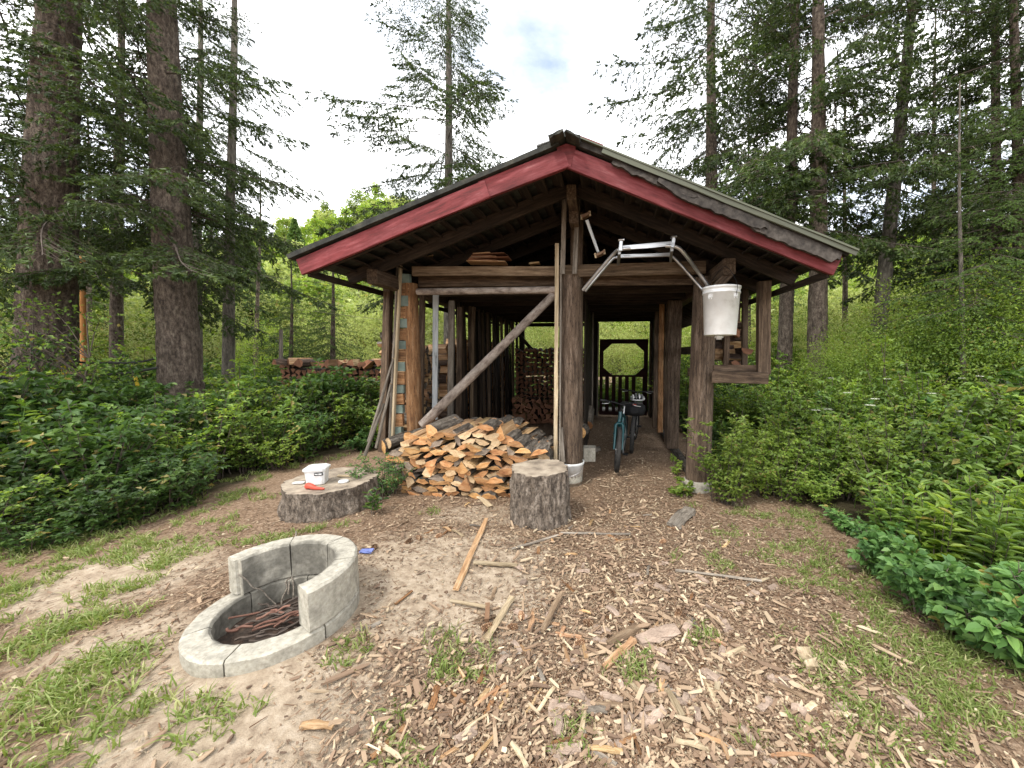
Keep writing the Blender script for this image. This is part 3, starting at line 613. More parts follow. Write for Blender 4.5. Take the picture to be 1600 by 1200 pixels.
# the door in the back wall: solid frame with an octagonal opening over six slats
def door():
    yd = 10.05; a = P(937, 530, yd); b = P(1013, 530, yd); c = P(937, 648, yd); x0, x1, zt, zb = a.x, b.x, a.z, c.z
    root = empty('door', (x0, yd, zb), None, None); root.parent = shed; root.location = Vector((x0, yd, zb))-Vector(shed.location)
    z1 = P(975, 589, yd).z; ox0, ox1 = P(943, 560, yd).x, P(1006, 560, yd).x; oz0, oz1 = P(975, 586, yd).z, P(975, 537, yd).z
    cx_, cz_ = (ox0+ox1)/2, (oz0+oz1)/2; w_, h_ = (ox1-ox0)/2, (oz1-oz0)/2; k = .42
    oc = [(w_, -h_*(1-k*1.15)), (w_, h_*(1-k*1.15)), (w_*(1-k), h_), (-w_*(1-k), h_), (-w_, h_*(1-k*1.15)), (-w_, -h_*(1-k*1.15)), (-w_*(1-k), -h_), (w_*(1-k), -h_)]
    oc = [(cx_+p, cz_+q) for p, q in oc]
    rc = [(x1, oz0+.1), (x1, oz1-.1), (x1-.1, zt), (x0+.1, zt), (x0, oz1-.1), (x0, oz0+.1), (x0+.1, z1), (x1-.1, z1)]
    V = []
    for yy in (yd-.02, yd+.02):
        V += [(p, yy, q) for p, q in oc]+[(p, yy, q) for p, q in rc]
    Q = []
    for i in range(8):
        j = (i+1) % 8; Q += [[i, j, 8+j, 8+i], [16+j, 16+i, 24+i, 24+j], [i, 16+i, 16+j, j], [8+j, 24+j, 24+i, 8+i]]
    T = []
    for cxx, czz, i, j in ((x1, zt, 9, 10), (x0, zt, 11, 12), (x0, z1, 13, 14), (x1, z1, 15, 8)):
        n = len(V); V += [(cxx, yd-.02, czz), (cxx, yd+.02, czz)]; T += [[i, j, n], [16+i, n+1, 16+j]]
    obj('door_panel', mesh_of('door_panel', [(np.array(V), np.array(Q), 0), (np.array(V), np.array(T), 0)], [M['red_dark']]), root)
    plank('door_rail', (x0, yd, zb+.05), (x1, yd, zb+.05), .04, .1, M['red_dark'], root)
    for xx in (x0+.045, x1-.07): plank('door_stile', (xx, yd, zb+.1), (xx, yd, z1), .13 if xx > cx_ else .08, .038, M['red_dark'], root)
    for px in (948.5, 959, 969, 979.5, 990): 
        xx = P(px, 600, yd).x; plank('door_slat', (xx, yd, zb+.1), (xx, yd, z1), .10, .024, M['red_dark'], root)
door()
plank('door_jamb', P(933, 660, 10.0), P(935, 505, 10.0), .04, .06, M['grey_wood'], shed)
plank('door_jamb', P(1016, 660, 10.0), P(1017, 505, 10.0), .05, .07, M['old_wood'], shed)
# outrigger crib on the right side
def V3(px, py, Y): return P(px, py, Y)
plank('crib_post', P(1192, 585, 4.62), P(1194, 440, 4.62), .135, .09, M['old_wood'], shed, seg=3, jit=.003)
plank('crib_beam', P(1112, 589, 4.55), P(1200, 591, 4.55), .04, .135, M['old_wood'], shed, seg=3)
plank('crib_beam', P(1114, 576, 4.66), P(1190, 576, 4.66), .04, .09, M['old_wood'], shed, seg=3)
plank('crib_stud', P(1163, 572, 5.1), P(1164, 450, 5.1), .07, .05, M['old_wood'], shed)
plank('crib_stud', P(1134, 572, 5.1), P(1136, 500, 5.1), .07, .05, M['old_wood'], shed)
for yy in (4.7, 4.85, 5.0, 5.15, 5.3, 5.45, 5.6, 5.75):
    plank('crib_board', (1.3, yy, 1.50), (1.95, yy, 1.50), .135, .025, M['old_wood'], shed)
plank('crib_post', (1.92, 5.85, 1.35), (1.92, 5.85, 2.5), .1, .09, M['old_wood'], shed)
plank('crib_beam', (1.25, 5.9, 1.42), (1.95, 5.9, 1.42), .04, .13, M['old_wood'], shed)

# ------------------------------------------------------------------ firewood
def split_mesh(kind, seed, Ln=.38, mats=('bark', 'split', 'end_grain')):
    r = np.random.default_rng(seed); 
    if kind == 'lens':
        w, h1, h2 = r.uniform(.16, .23), r.uniform(.035, .055), r.uniform(.004, .02); k = 7
        top = [(-w/2+w*i/k, h1*(1-((i/k)*2-1)**2)**.8) for i in range(k+1)]; bot = [(w/2-w*i/3, -h2*(1-((i/3)*2-1)**2)) for i in range(1, 3)]
        sec = top+bot; ms = [0]*k+[1]*3
    elif kind == 'wedge':
        rad, an = r.uniform(.10, .14), r.uniform(.9, 1.5); k = 6
        arc = [(rad*math.sin(-an/2+an*i/k), rad*math.cos(-an/2+an*i/k)-rad*.6) for i in range(k+1)]; sec = arc+[(0, -rad*.6)]; ms = [0]*k+[1, 1]
    elif kind == 'slab':
        w, h = r.uniform(.11, .17), r.uniform(.03, .05); sec = [(-w/2, -h/2+.01), (-w/2+.01, h/2), (0, h/2+.006), (w/2, h/2-.01), (w/2-.015, -h/2), (0, -h/2)]; ms = [1, 1, 1, 0, 1, 1]
    elif kind == 'half':
        rad = r.uniform(.075, .10); k = 8; sec = [(-rad*math.cos(math.pi*i/k), rad*.95*math.sin(math.pi*i/k)-rad*.4) for i in range(k+1)]; ms = [0]*k+[1]
    else:
        rad = r.uniform(.06, .075); k = 12; sec = [(-rad*math.cos(2*math.pi*i/k), rad*math.sin(2*math.pi*i/k)) for i in range(k)]; ms = [0]*k
    sec = [(a+r.normal(0, .003), b+r.normal(0, .003)) for a, b in sec]
    Ln = Ln*r.uniform(.92, 1.08)
    bl = prism_blocks(sec, Ln, 3, ms, 2, .0035, seed)
    for b in bl: b[0][:, 0] -= Ln/2
    return mesh_of('firewood', bl, [M[m] for m in mats])
FW = {k: [split_mesh(k, 100+i*7+j, mats=('bark', 'split', ['end_grain', 'end_pale', 'end_grain', 'end_grain', 'end_grain', 'end_grey', 'end_grain', 'end_pale', 'end_grain'][i % 9])) for i in range(n)] for j, (k, n) in enumerate((('lens', 14), ('wedge', 6), ('slab', 5), ('half', 3), ('round', 2)))}
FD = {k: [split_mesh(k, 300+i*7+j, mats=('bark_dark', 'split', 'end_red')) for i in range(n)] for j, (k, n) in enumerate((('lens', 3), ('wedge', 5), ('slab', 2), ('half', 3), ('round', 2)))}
def piece(me, p, yaw, roll, label, group, sc=(1, 1, 1), pitch=0):
    o = link(bpy.data.objects.new('split_firewood', me))
    o.matrix_basis = Matrix.Translation(p) @ Matrix.Rotation(yaw, 4, 'Z') @ Matrix.Rotation(pitch, 4, 'Y') @ Matrix.Rotation(roll, 4, 'X') @ Matrix.Diagonal((*sc, 1))
    return tag(o, label, 'firewood', group)
H90 = math.pi/2
def pick(D, w): 
    k = R.choices(list(w), list(w.values()))[0]; return k, R.choice(D[k])
lab1 = 'split firewood piece with orange end grain in the heap before the left bay'
grp1 = 'split firewood in the front heap'
def top(x):      # height of the front heap
    pts = [(-2.62, .52), (-2.45, .62), (-2.25, .74), (-1.95, .80), (-1.35, .86), (-1.05, .74), (-.85, .60), (-.66, .56)]
    if x < pts[0][0] or x > pts[-1][0]: return -1
    for (a, b), (c, d) in zip(pts, pts[1:]):
        if x <= c: return b+(d-b)*(x-a)/(c-a)
row = 0; z = .035
while z < .9:
    x = -2.42-.16*min(1, z/.4)+(row % 2)*.085
    while x < -.62:
        if z < top(x):
            k, me = pick(FW, {'lens': 11, 'wedge': 1.6, 'slab': 2, 'half': .6})
            flip = R.random() < .5; roll = (math.pi if flip else 0)+R.gauss(0, .24)+(R.choice([-1, 1])*R.uniform(.5, .9) if R.random() < .13 else 0)
            near = 4.36-.10*z+.10*math.exp(-((x+1.6)/.6)**2)*-.6
            piece(me, (x+R.uniform(-.02, .02), near+.19+R.uniform(-.035, .035), z+R.uniform(-.012, .012)), H90+R.uniform(-.09, .09), roll, lab1, grp1, (1, R.uniform(.85, 1.15), R.uniform(.95, 1.35)))
        x += .148+R.uniform(-.012, .014)
    z += .068; row += 1
# pieces thrown on top, running back
for i, (px, py, Y, yaw, roll, k, s, lb) in enumerate([
    (702, 662, 4.45, 1.42, .5, 'wedge', 1.25, 'large split block with wide orange face on the front heap beside the leaning pole'),
    (727, 662, 4.6, 1.3, 3.3, 'slab', 1.0, 'grey split slat lying on top of the front heap right of the large orange block'),
    (745, 662, 4.7, 1.35, .3, 'slab', 1.1, 'weathered grey slat on the crest of the front heap'),
    (762, 668, 4.6, 1.35, 3.1, 'lens', 1.1, 'grey barked slab crowning the front heap'),
    (785, 670, 4.65, 1.2, .1, 'lens', 1.2, 'broad grey barked slab at the right end of the heap crest'),
    (806, 684, 4.55, 1.25, .2, 'lens', 1.1, 'grey barked slab sloping down behind the chopping block'),
    (826, 688, 4.5, 1.0, -.6, 'lens', 1.2, 'long slab tipped on edge at the right of the front heap'),
    (842, 700, 4.5, 1.5, 3.0, 'half', 1.1, 'thick half round block behind the chopping block'),
    (858, 694, 4.6, 1.3, 1.0, 'wedge', 1.0, 'wedge of firewood standing tilted beside the tall leaning board'),
    (641, 683, 4.5, 1.2, 0, 'round', 1.0, 'round log with pale cut end at the left end of the front heap'),
    (662, 675, 4.5, 1.4, .4, 'round', 1.0, 'knotty round log with lobed pale end near the foot of the leaning pole'),
    (618, 690, 4.45, 1.5, 1.4, 'lens', .9, 'thin slab standing on edge at the far left of the front heap'),
    (677, 678, 4.5, 1.1, 2.0, 'half', .85, 'dark barked half log wedged under the foot of the leaning pole')]):
    me = FW[k][i % len(FW[k])]; p = P(px, py, Y); piece(me, p+Vector((0, .12, 0)), yaw, roll, lb, None, (s, s, s), pitch=-.05)
for i in range(16):                            # second layer behind the crest
    x = -2.3+i*.105; k, me = pick(FW, {'lens': 5, 'slab': 2, 'wedge': 1}); piece(me, (x, 4.93+R.uniform(-.04, .04), max(.2, top(x)-.06)), H90+R.uniform(-.2, .2), R.choice([0, math.pi])+R.gauss(0, .3), lab1, grp1, (1, 1.1, 1.2))
    piece(R.choice(FW['lens']), (x, 4.93+R.uniform(-.04, .04), max(.12, top(x)-.19)), H90+R.uniform(-.2, .2), R.gauss(0, .3), lab1, grp1, (1, 1.1, 1.2))
# the big round block lying behind
log('wood_round', P(811, 687, 5.0)+Vector((0, 0, -.05)), P(811, 687, 5.0)+Vector((.05, .3, -.02)), .15, .15, M['bark'], M['end_grain'], n=20, seg=4).name = 'log_round'
tag(bpy.data.objects['log_round'], 'large round of firewood with bright cut face behind the crest of the front heap', 'firewood')
# stack along the left wall: ends look into the shed and out through the gap
lab2 = 'yellowish split firewood piece in the stack along the left wall of the shed'
for c in range(6):
    yy = 5.02+c*.155; z = .05
    while z < (2.0-.06*c):
        k, me = pick(FW, {'wedge': 5, 'half': 3, 'slab': 2, 'lens': 1})
        piece(me, (-2.80+R.uniform(-.02, .02), yy+R.uniform(-.02, .02), z), R.uniform(-.08, .08), R.uniform(0, 6.28), lab2, 'split firewood stacked along the left wall', (.95, 1.05, 1.05)); z += .118+R.uniform(-.01, .01)
def stack_stuff(name, x0, x1, y0, y1, z0, z1, along, label, cat, D, dens=1, seed=1, ragged=.1):
    r = np.random.default_rng(seed); bl = []; step = .125
    mats = D
    def sec(w):
        an = r.uniform(1, 1.7); rad = w*.62; arc = [(rad*math.sin(-an/2+an*i/3), rad*math.cos(-an/2+an*i/3)-rad*.55) for i in range(4)]; return np.array(arc+[(0, -rad*.6)])
    a0, a1 = (x0, x1) if along == 'x' else (y0, y1); a = a0
    while a < a1:
        z = z0+.06; zt = z1+r.uniform(-ragged, ragged)*.6
        while z < zt:
            s = sec(step*1.5); th = r.uniform(0, 6.28); c_, s_ = math.cos(th), math.sin(th); s = s@np.array([[c_, -s_], [s_, c_]]); Ln = .36*r.uniform(.9, 1.1)
            b = prism_blocks(s, Ln, 1, [0, 0, 0, 1, 1], 2, .004, int(r.integers(1e6)))
            for q in b:
                v = q[0].copy(); v2 = v.copy()
                if along == 'x': v2[:, 0], v2[:, 1], v2[:, 2] = v[:, 1]+a+r.uniform(-.0, .0), v[:, 0]+(y0+y1)/2-Ln/2, v[:, 2]+z
                else: v2[:, 0], v2[:, 1], v2[:, 2] = v[:, 0]+(x0+x1)/2-Ln/2, v[:, 1]+a, v[:, 2]+z
                bl.append((v2, q[1], q[2]))
            z += step*r.uniform(.93, 1.05)
        a += step*r.uniform(.95, 1.05)
    c = np.array([(x0+x1)/2, (y0+y1)/2, z0]); bl = [(b[0]-c, b[1], b[2]) for b in bl]
    o = obj(name, mesh_of(name, bl, [M[m] for m in mats]), loc=tuple(c)); return tag(o, label, cat, kind='stuff')
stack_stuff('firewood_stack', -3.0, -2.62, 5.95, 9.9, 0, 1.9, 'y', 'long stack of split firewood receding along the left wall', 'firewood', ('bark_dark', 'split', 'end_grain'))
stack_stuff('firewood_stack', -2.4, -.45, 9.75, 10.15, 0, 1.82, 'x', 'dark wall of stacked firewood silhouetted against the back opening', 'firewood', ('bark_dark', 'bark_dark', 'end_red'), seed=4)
lab3 = 'quartered firewood piece in the low stack at the back of the left bay'
for c in range(11):
    for k_ in range(5):
        x = -2.25+c*.155+(k_ % 2)*.07; piece(FD[R.choice(['wedge', 'half', 'wedge'])][R.randrange(3)], (x, 9.2+R.uniform(-.03, .03), .06+k_*.125), H90, R.uniform(0, 6.28), lab3, 'quartered firewood in the low back stack', (1, 1.08, 1.08))
# outdoor stack on the left, its top showing over the bushes
sx0, sx1, sy = -7.3, -3.55, 7.9
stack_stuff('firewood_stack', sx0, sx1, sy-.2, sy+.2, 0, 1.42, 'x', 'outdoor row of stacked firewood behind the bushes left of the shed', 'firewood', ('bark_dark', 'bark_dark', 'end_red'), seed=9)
lab4 = 'reddish weathered split piece at the high end of the outdoor firewood row'
for k_ in range(4):
    for c in range(5-(k_ > 2)):
        piece(R.choice(FD['wedge']+FD['half']), (-4.22+c*.15+(k_ % 2)*.07, 7.75, 1.46+k_*.11), H90, R.uniform(0, 6.28), lab4, 'weathered split firewood on the high end of the outdoor row')
for i in range(17):
    piece(R.choice(FD['round']+FD['half']+FD['wedge']), (-7.1+i*.175+R.uniform(-.05, .05), 7.8+R.uniform(-.05, .1), 1.47+R.random()*.06), R.choice([H90, 1.2, 1.9, .5])+R.uniform(-.3, .3), R.uniform(0, 6), 'weathered log lying across the top of the outdoor firewood row', 'logs topping the outdoor firewood row', (1, 1.2, 1.2))
# wood in the crib
for i in range(14):
    x = P(1143, 550, 5.25).x+(i % 2)*.11; piece(R.choice(FD['half']+FD['wedge']), (x+R.uniform(-.02, .02), 5.3+R.uniform(-.04, .04), 1.56+(i//2)*.088), R.uniform(-.15, .15)+(H90 if i % 5 == 0 else 0), R.uniform(0, 6.3), 'dark weathered firewood piece in the raised crib on the right side', 'firewood in the raised crib', (.6, 1, 1))

# ------------------------------------------------------------------ things leaning on, hung in and lying about the shed
log('leaning_pole', P(660, 664, 4.5), P(866, 460, 4.62), .062, .05, M['pole_bark'], M['end_grain'], n=16, seg=40, rough=.07, vs=2)
tag(bpy.data.objects['leaning_pole'], 'long bare pole leaning diagonally from the firewood heap up to the central log post', 'pole')
t = empty('leaning_board', P(870, 722, 4.5), 'tall narrow pale board leaning upright against the central log post', 'board')
plank('board_face', P(868, 722, 4.5), P(870.5, 381, 4.55), .045, .045, M['pale_wood'], t, seg=6, bow=.004)
plank('board_back', P(874.5, 722, 4.53), P(877, 392, 4.58), .02, .05, M['grey_wood'], t, seg=6)
o = plank('short_board', P(880, 722, 4.52), P(876, 668, 4.56), .05, .03, M['grey_wood']); tag(o, 'short grey board leaning at the foot of the tall pale board', 'board')
for i, (a, b, y0, y1, lb) in enumerate([((576, 690), (615, 560), 4.5, 4.62, 'longest grey stick leaning against the corner post left of the shed'), ((588, 700), (611, 600), 4.5, 4.6, 'middle grey stick leaning against the corner post left of the shed'), ((570, 712), (600, 630), 4.4, 4.6, 'low thin stick leaning among the bush leaves left of the shed')]):
    log('leaning_stick', P(*a, y0), P(*b, y1), .022, .016, M['grey_wood'], M['end_grain'], n=8, seg=12, rough=.1); tag(bpy.context.scene.objects[-1] if 0 else [o for o in S.collection.objects if o.name.startswith('leaning_stick')][-1], lb, 'stick')
# white pail set over the foot of the central post
t = empty('white_pail', (-.455, YP-.02, 0), 'battered white plastic pail round the foot of the central log post', 'pail')
pr = [(.0, .02), (.135, .02), (.14, .0), (.165, .27), (.172, .275), (.175, .31), (.166, .31), (.160, .275), (.13, .03)]
obj('pail_body', mesh_of('pail_body', lathe_blocks(pr, 28), [M['white_plastic']], True), t, loc=(-.455, YP-.02, 0))
tube('pail_handle', smooth_path([(-.62, YP-.05, .285), (-.56, YP-.19, .22), (-.45, YP-.23, .17), (-.33, YP-.19, .22), (-.29, YP-.05, .285)], 5), .004, M['chrome'], t, 5)
obj('pail_fill', mesh_of('pail_fill', lathe_blocks([(0, .29), (.158, .285), (.15, .05)], 20), [M['concrete']], True), t, loc=(-.455, YP-.02, 0))
o = plank('concrete_block', P(921, 719, 5.1), P(921, 698, 5.1), .17, .16, M['concrete'], c=.01); tag(o, 'small grey concrete block standing behind the central post', 'block')
o = plank('wood_block', P(922, 706, 5.9), P(938, 700, 5.9), .12, .05, M['grey_wood']); tag(o, 'flat grey wood offcut lying beyond the concrete block', 'wood offcut')
log('firewood_round', P(906, 676, 5.6), P(906, 676, 5.6)+Vector((.05, .3, 0)), .095, .09, M['bark'], M['end_grain'], n=16, seg=4); tag([o for o in S.collection.objects if o.name == 'firewood_round'][0], 'round log with orange end behind the central post', 'firewood')
log('pale_log', P(918, 665, 6.9), P(921, 640, 7.4), .10, .10, M['grey_wood'], M['end_grain'], n=14, seg=6); tag([o for o in S.collection.objects if o.name == 'pale_log'][0], 'short pale log propped at the left side of the bike aisle', 'log')
# shingles stacked on the beam, panel at the left end
for i in range(7):
    o = plank('shingle', P(732+i*1.5, 410-i*2.3, 4.75)+Vector((0, .05*i*.3, 0)), P(775+R.uniform(-8, 30), 410-i*2.3-R.uniform(-2, 1.5), 4.8), .2, .012, M['end_red' if i % 3 else 'split']); tag(o, 'thin reddish shingle in the loose bundle lying on the front beam', 'shingle', 'shingles lying on the front beam')
o = plank('plywood_scrap', P(636, 405, 4.75), P(676, 404, 4.9), .35, .012, M['split']); tag(o, 'brown plywood scrap laid on the left end of the front beam', 'plywood')
o = plank('shingle_offcut', P(828, 413, 4.75), P(843, 411, 4.75), .1, .02, M['split']); tag(o, 'small wood offcut lying alone on the front beam left of the king post', 'wood offcut')
# aluminium rack
YA, YC = 4.05, 4.5
t = empty('rack', P(1010, 383, YA), 'aluminium pipe rack with bent legs hung under the right half of the gable', 'rack')
tube('front_pipe', smooth_path([P(911, 453, 4.45), P(955, 401, 4.15), P(968, 390, YA), P(985, 388, YA)], 5), .02, M['alu'], t, 10)
tube('front_pipe', smooth_path([P(1040, 384, YA), P(1057, 386, YA), P(1070, 397, 4.1), P(1090, 424, 4.3), P(1106, 446, 4.35), P(1109, 453, 4.38), P(1103, 455, 4.42)], 5), .02, M['alu'], t, 10)
tube('rear_pipe', smooth_path([P(914, 455, 4.5), P(953, 409, 4.5), P(964, 402, YC), P(985, 400, YC)], 5), .018, M['alu'], t, 10)
tube('rear_pipe', smooth_path([P(1035, 398, YC), P(1048, 400, YC), P(1060, 410, YC), P(1092, 446, YC), P(1100, 455, 4.46)], 5), .018, M['alu'], t, 10)
plank('front_rail', P(970, 388, YA), P(1054, 380, YA), .03, .045, M['alu'], t); plank('rear_rail', P(970, 400.5, YC), P(1046, 398, YC), .03, .042, M['alu'], t)
for px in (968, 1050):
    dz = 0 if px < 1000 else -5
    plank('bracket', P(px, 392+dz, YA-.02), P(px-2, 410+dz, YC+.05), .03, .07, M['alu_dark'], t)
    plank('upright', P(px+1.5, 392+dz, YA-.03), P(px+2.5, 377+dz, YA-.03), .035, .035, M['alu'], t); plank('upright_cap', P(px-2, 376+dz, YA-.03), P(px+7, 375.5+dz, YA-.03), .06, .012, M['alu'], t)
# bar with flanged ends
t = empty('hanging_bar', P(926, 370, 4.3), 'pale metal bar with flanged ends hanging tilted beside the king post', 'bar')
plank('bar', P(917, 345, 4.3), P(935, 395, 4.3), .03, .05, M['pale_paint'], t)
for a, b in (((909, 340), (922, 334)), ((931, 400), (945, 394))):
    plank('flange', P(*a, 4.28), P(*b, 4.28), .09, .03, M['rust'], t)
    for q in (a, b): plank('flange_lip', P(q[0], q[1]+3, 4.25), P(q[0]-1, q[1]-4, 4.25), .02, .02, M['pale_wood'], t)
# white bucket hung on the right
bc = P(1126, 487, 4.1); bh = .50; t = empty('white_bucket', (bc.x, bc.y, bc.z-bh/2), 'tall white plastic bucket hung under the eave in front of the right log post', 'bucket')
zb = bc.z-bh/2; r0, r1 = .160, .186
pr = [(0, .012), (r0-.01, .012), (r0-.008, 0), (r0, .006), (r0+(r1-r0)*.86, bh*.86), (r1+.003, bh*.862), (r1+.003, bh*.885), (r1-.002, bh*.89), (r1, bh*.955), (r1+.008, bh*.96), (r1+.008, bh), (r1-.006, bh), (r1-.01, bh*.95), (r0-.012, .03)]
obj('bucket_body', mesh_of('bucket_body', lathe_blocks(pr, 48), [M['white_plastic']], True), t, loc=(bc.x, bc.y, zb))
for a in (-1.02, -2.45):
    c = Vector((bc.x+r1*.985*math.cos(a), bc.y+r1*.985*math.sin(a), zb+bh*.80)); tt = Vector((-math.sin(a), math.cos(a), 0)); 
    plank('ear', c-tt*.022, c+tt*.022, .012, .035, M['white_plastic'], t); plank('ear_tab', c-tt*.014-Vector((0, 0, .035)), c-tt*.014+Vector((0, 0, .005)), .008, .008, M['white_plastic'], t); plank('ear_tab', c+tt*.014-Vector((0, 0, .035)), c+tt*.014+Vector((0, 0, .005)), .008, .008, M['white_plastic'], t)
ea = Vector((bc.x+r1*1.01*math.cos(-1.02), bc.y+r1*1.01*math.sin(-1.02), zb+bh*.80)); hk = Vector((bc.x+.03, bc.y+.02, zb+bh+.22)); eb = Vector((bc.x+r1*1.01*math.cos(2.12), bc.y+r1*1.01*math.sin(2.12), zb+bh*.8))
tube('bucket_handle', smooth_path([ea, ea+Vector((.0, -.005, .12)), hk, eb+Vector((0, 0, .12)), eb], 6), .003, M['black'], t, 5)
obj('spigot', mesh_of('spigot', lathe_blocks([(0, -.045), (.028, -.045), (.03, -.03), (.045, -.028), (.045, 0), (0, 0)], 14), [M['white_plastic']], True), t, loc=(bc.x-.02, bc.y-.04, zb+.002))

# ------------------------------------------------------------------ two stumps and what stands on them
def stump(name, cx, cy, r, h, label, seed, flare, oval=1.0, tilt=(0, 0)):
    t = empty(name, (cx, cy, gz(cx, cy)), label, 'stump'); n, sg = 120, 40
    a = np.arange(n)/n*2*math.pi; u = np.linspace(0, 1, sg+1); U, A = np.meshgrid(u, a, indexing='ij'); ct, st = np.cos(A), np.sin(A)
    prof = r*(1+flare*(1-U)**2)
    q = np.stack([ct.ravel()*4.5+seed, st.ravel()*4.5, U.ravel()*h*3.2+seed], 1); ridge = np.abs(fbm(q, 4, seed)-.47)*2
    big = fbm(np.stack([ct.ravel()*1.3+seed, st.ravel()*1.3, U.ravel()*.3], 1), 2, seed+3)-.45
    rad = prof.ravel()*(1+.16*big)+np.clip(ridge, 0, .35)*.11*min(1, r/.3)-.02
    z = U*h-.06*(1-U); x, y = rad*ct.ravel()*oval, rad*st.ravel()
    zz = z.ravel()+np.where(U.ravel() > .97, 0, 0)+x*tilt[0]*U.ravel()+y*tilt[1]*U.ravel()
    V = np.column_stack([x, y, zz]); i, j = np.meshgrid(np.arange(sg), np.arange(n), indexing='ij'); i = i.ravel(); j = j.ravel(); j2 = (j+1) % n
    Q = np.stack([i*n+j, i*n+j2, (i+1)*n+j2, (i+1)*n+j], 1)
    obj('bark', mesh_of('bark', [(V, Q, 0)], [M['stump_bark']], True), t, loc=tuple(t.location))
    rim = V[-n:]; rings = [rim]; K = 9
    for k in range(1, K):
        s = 1-k/K; p = rim.copy(); p[:, :2] *= s; p[:, 2] = h+p[:, 0]*tilt[0]+p[:, 1]*tilt[1]+(fbm(np.column_stack([p[:, 0]*9, p[:, 1]*9, p[:, 0]*0+seed]), 3, seed)-.45)*.014; rings.append(p)
    VV = np.vstack(rings+[[[0, 0, h]]]); Q = np.array([[k*n+j, k*n+(j+1) % n, (k+1)*n+(j+1) % n, (k+1)*n+j] for k in range(K-1) for j in range(n)]); T = np.array([[(K-1)*n+j, (K-1)*n+(j+1) % n, K*n] for j in range(n)])
    # cut face is its own mesh in a frame whose x axis is the trunk's axis, so the rings run round it
    Mx = Matrix(((0, 0, -1, 0), (0, 1, 0, 0), (1, 0, 0, 0), (0, 0, 0, 1)))
    VL = VV @ np.array(Mx.to_3x3()); 
    o = obj('cut_face', mesh_of('cut_face', [(VL, Q, 0), (VL, T, 0)], [M['rings']], True), t, Matrix.Translation(t.location) @ Mx)
    return t
stump('chopping_block', -.665, 3.62, .29, .53, 'upright round chopping block with cracked bark before the firewood heap', 5, .07)
stump('stump', -3.03, 3.72, .45, .29, 'wide low weathered stump with deeply furrowed bark left of the heap', 8, .10, 1.0, (.0, .0))
sz = .295+gz(-3.03, 3.70)
# small pail with lid and label
def tub():
    p = P(497, 765, 3.6); x0, y0, z0 = p.x, p.y, sz; rz = .35
    t = empty('small_white_tub', (x0, y0, z0), 'small square white tub with lid and black label on the low stump', 'tub', rz=rz); t['local'] = 1
    def rsec(w, d, c): return [(-w/2+c, -d/2), (w/2-c, -d/2), (w/2, -d/2+c), (w/2, d/2-c), (w/2-c, d/2), (-w/2+c, d/2), (-w/2, d/2-c), (-w/2, -d/2+c)]
    def loft(name, secs, mat):
        V = np.array([(a*1., b*1., z) for s, z in secs for a, b in s]); k = 8
        Q = [[i*k+j, i*k+(j+1) % k, (i+1)*k+(j+1) % k, (i+1)*k+j] for i in range(len(secs)-1) for j in range(k)]
        return obj(name, mesh_of(name, [(V, np.array(Q), 0), (V, np.arange(k)[::-1].reshape(1, -1), 0), (V, (np.arange(k)+k*(len(secs)-1)).reshape(1, -1), 0)], [mat]), t)
    loft('tub_body', [(rsec(.165, .15, .02), .002), (rsec(.19, .17, .022), .155)], M['white_plastic'])
    loft('tub_lid', [(rsec(.215, .195, .025), .150), (rsec(.217, .197, .025), .172), (rsec(.18, .16, .03), .186)], M['white_plastic'])
    lb = plank('label', (0.005, -.0865, .118), (.085, -.0865, .118), .004, .032, M['ink'], t, c=.0015)
    for i in range(6): plank('letter', (.012+i*.0115, -.0892, .118), (.020+i*.0115, -.0892, .118), .002, .012-(i % 3)*.002, M['white_plastic'], t, seg=1, jit=.001)
tub()
q = P(537, 757, 3.65); t = empty('jar_lid', (q.x, q.y, sz), 'round white lid lying on the low stump beside the tub', 'lid'); obj('lid_disc', mesh_of('lid_disc', lathe_blocks([(0, .018), (.045, .018), (.05, .014), (.05, 0), (0, 0)], 24), [M['white_plastic']], True), t, loc=tuple(t.location))
q = P(490, 774, 3.42); o = obj('red_scrap', mesh_of('red_scrap', tube_blocks(smooth_path([(q.x-.09, q.y+.03, sz+.018), (q.x-.03, q.y, sz+.03), (q.x+.04, q.y-.01, sz+.015), (q.x+.13, q.y-.01, sz+.012)], 5), [.022, .03, .036, .034, .03, .028, .027, .026, .025, .02, .018, .016, .014, .012, .01, .008], 8), [M['red_plastic']], True)); tag(o, 'crumpled red plastic scrap on the near edge of the low stump', 'scrap')
q = P(466, 768, 3.55); o = plank('white_scrap', (q.x-.05, q.y, sz+.008), (q.x+.06, q.y+.02, sz+.01), .05, .012, M['white_plastic']); tag(o, 'thin white plastic strip on the left edge of the low stump', 'scrap')
q = P(538, 748, 3.8); o = plank('yellow_chip', (q.x-.08, q.y, sz+.012), (q.x+.07, q.y+.02, sz+.01), .03, .014, M['pale_wood']); tag(o, 'pale yellow wood sliver behind the round lid on the low stump', 'wood offcut')

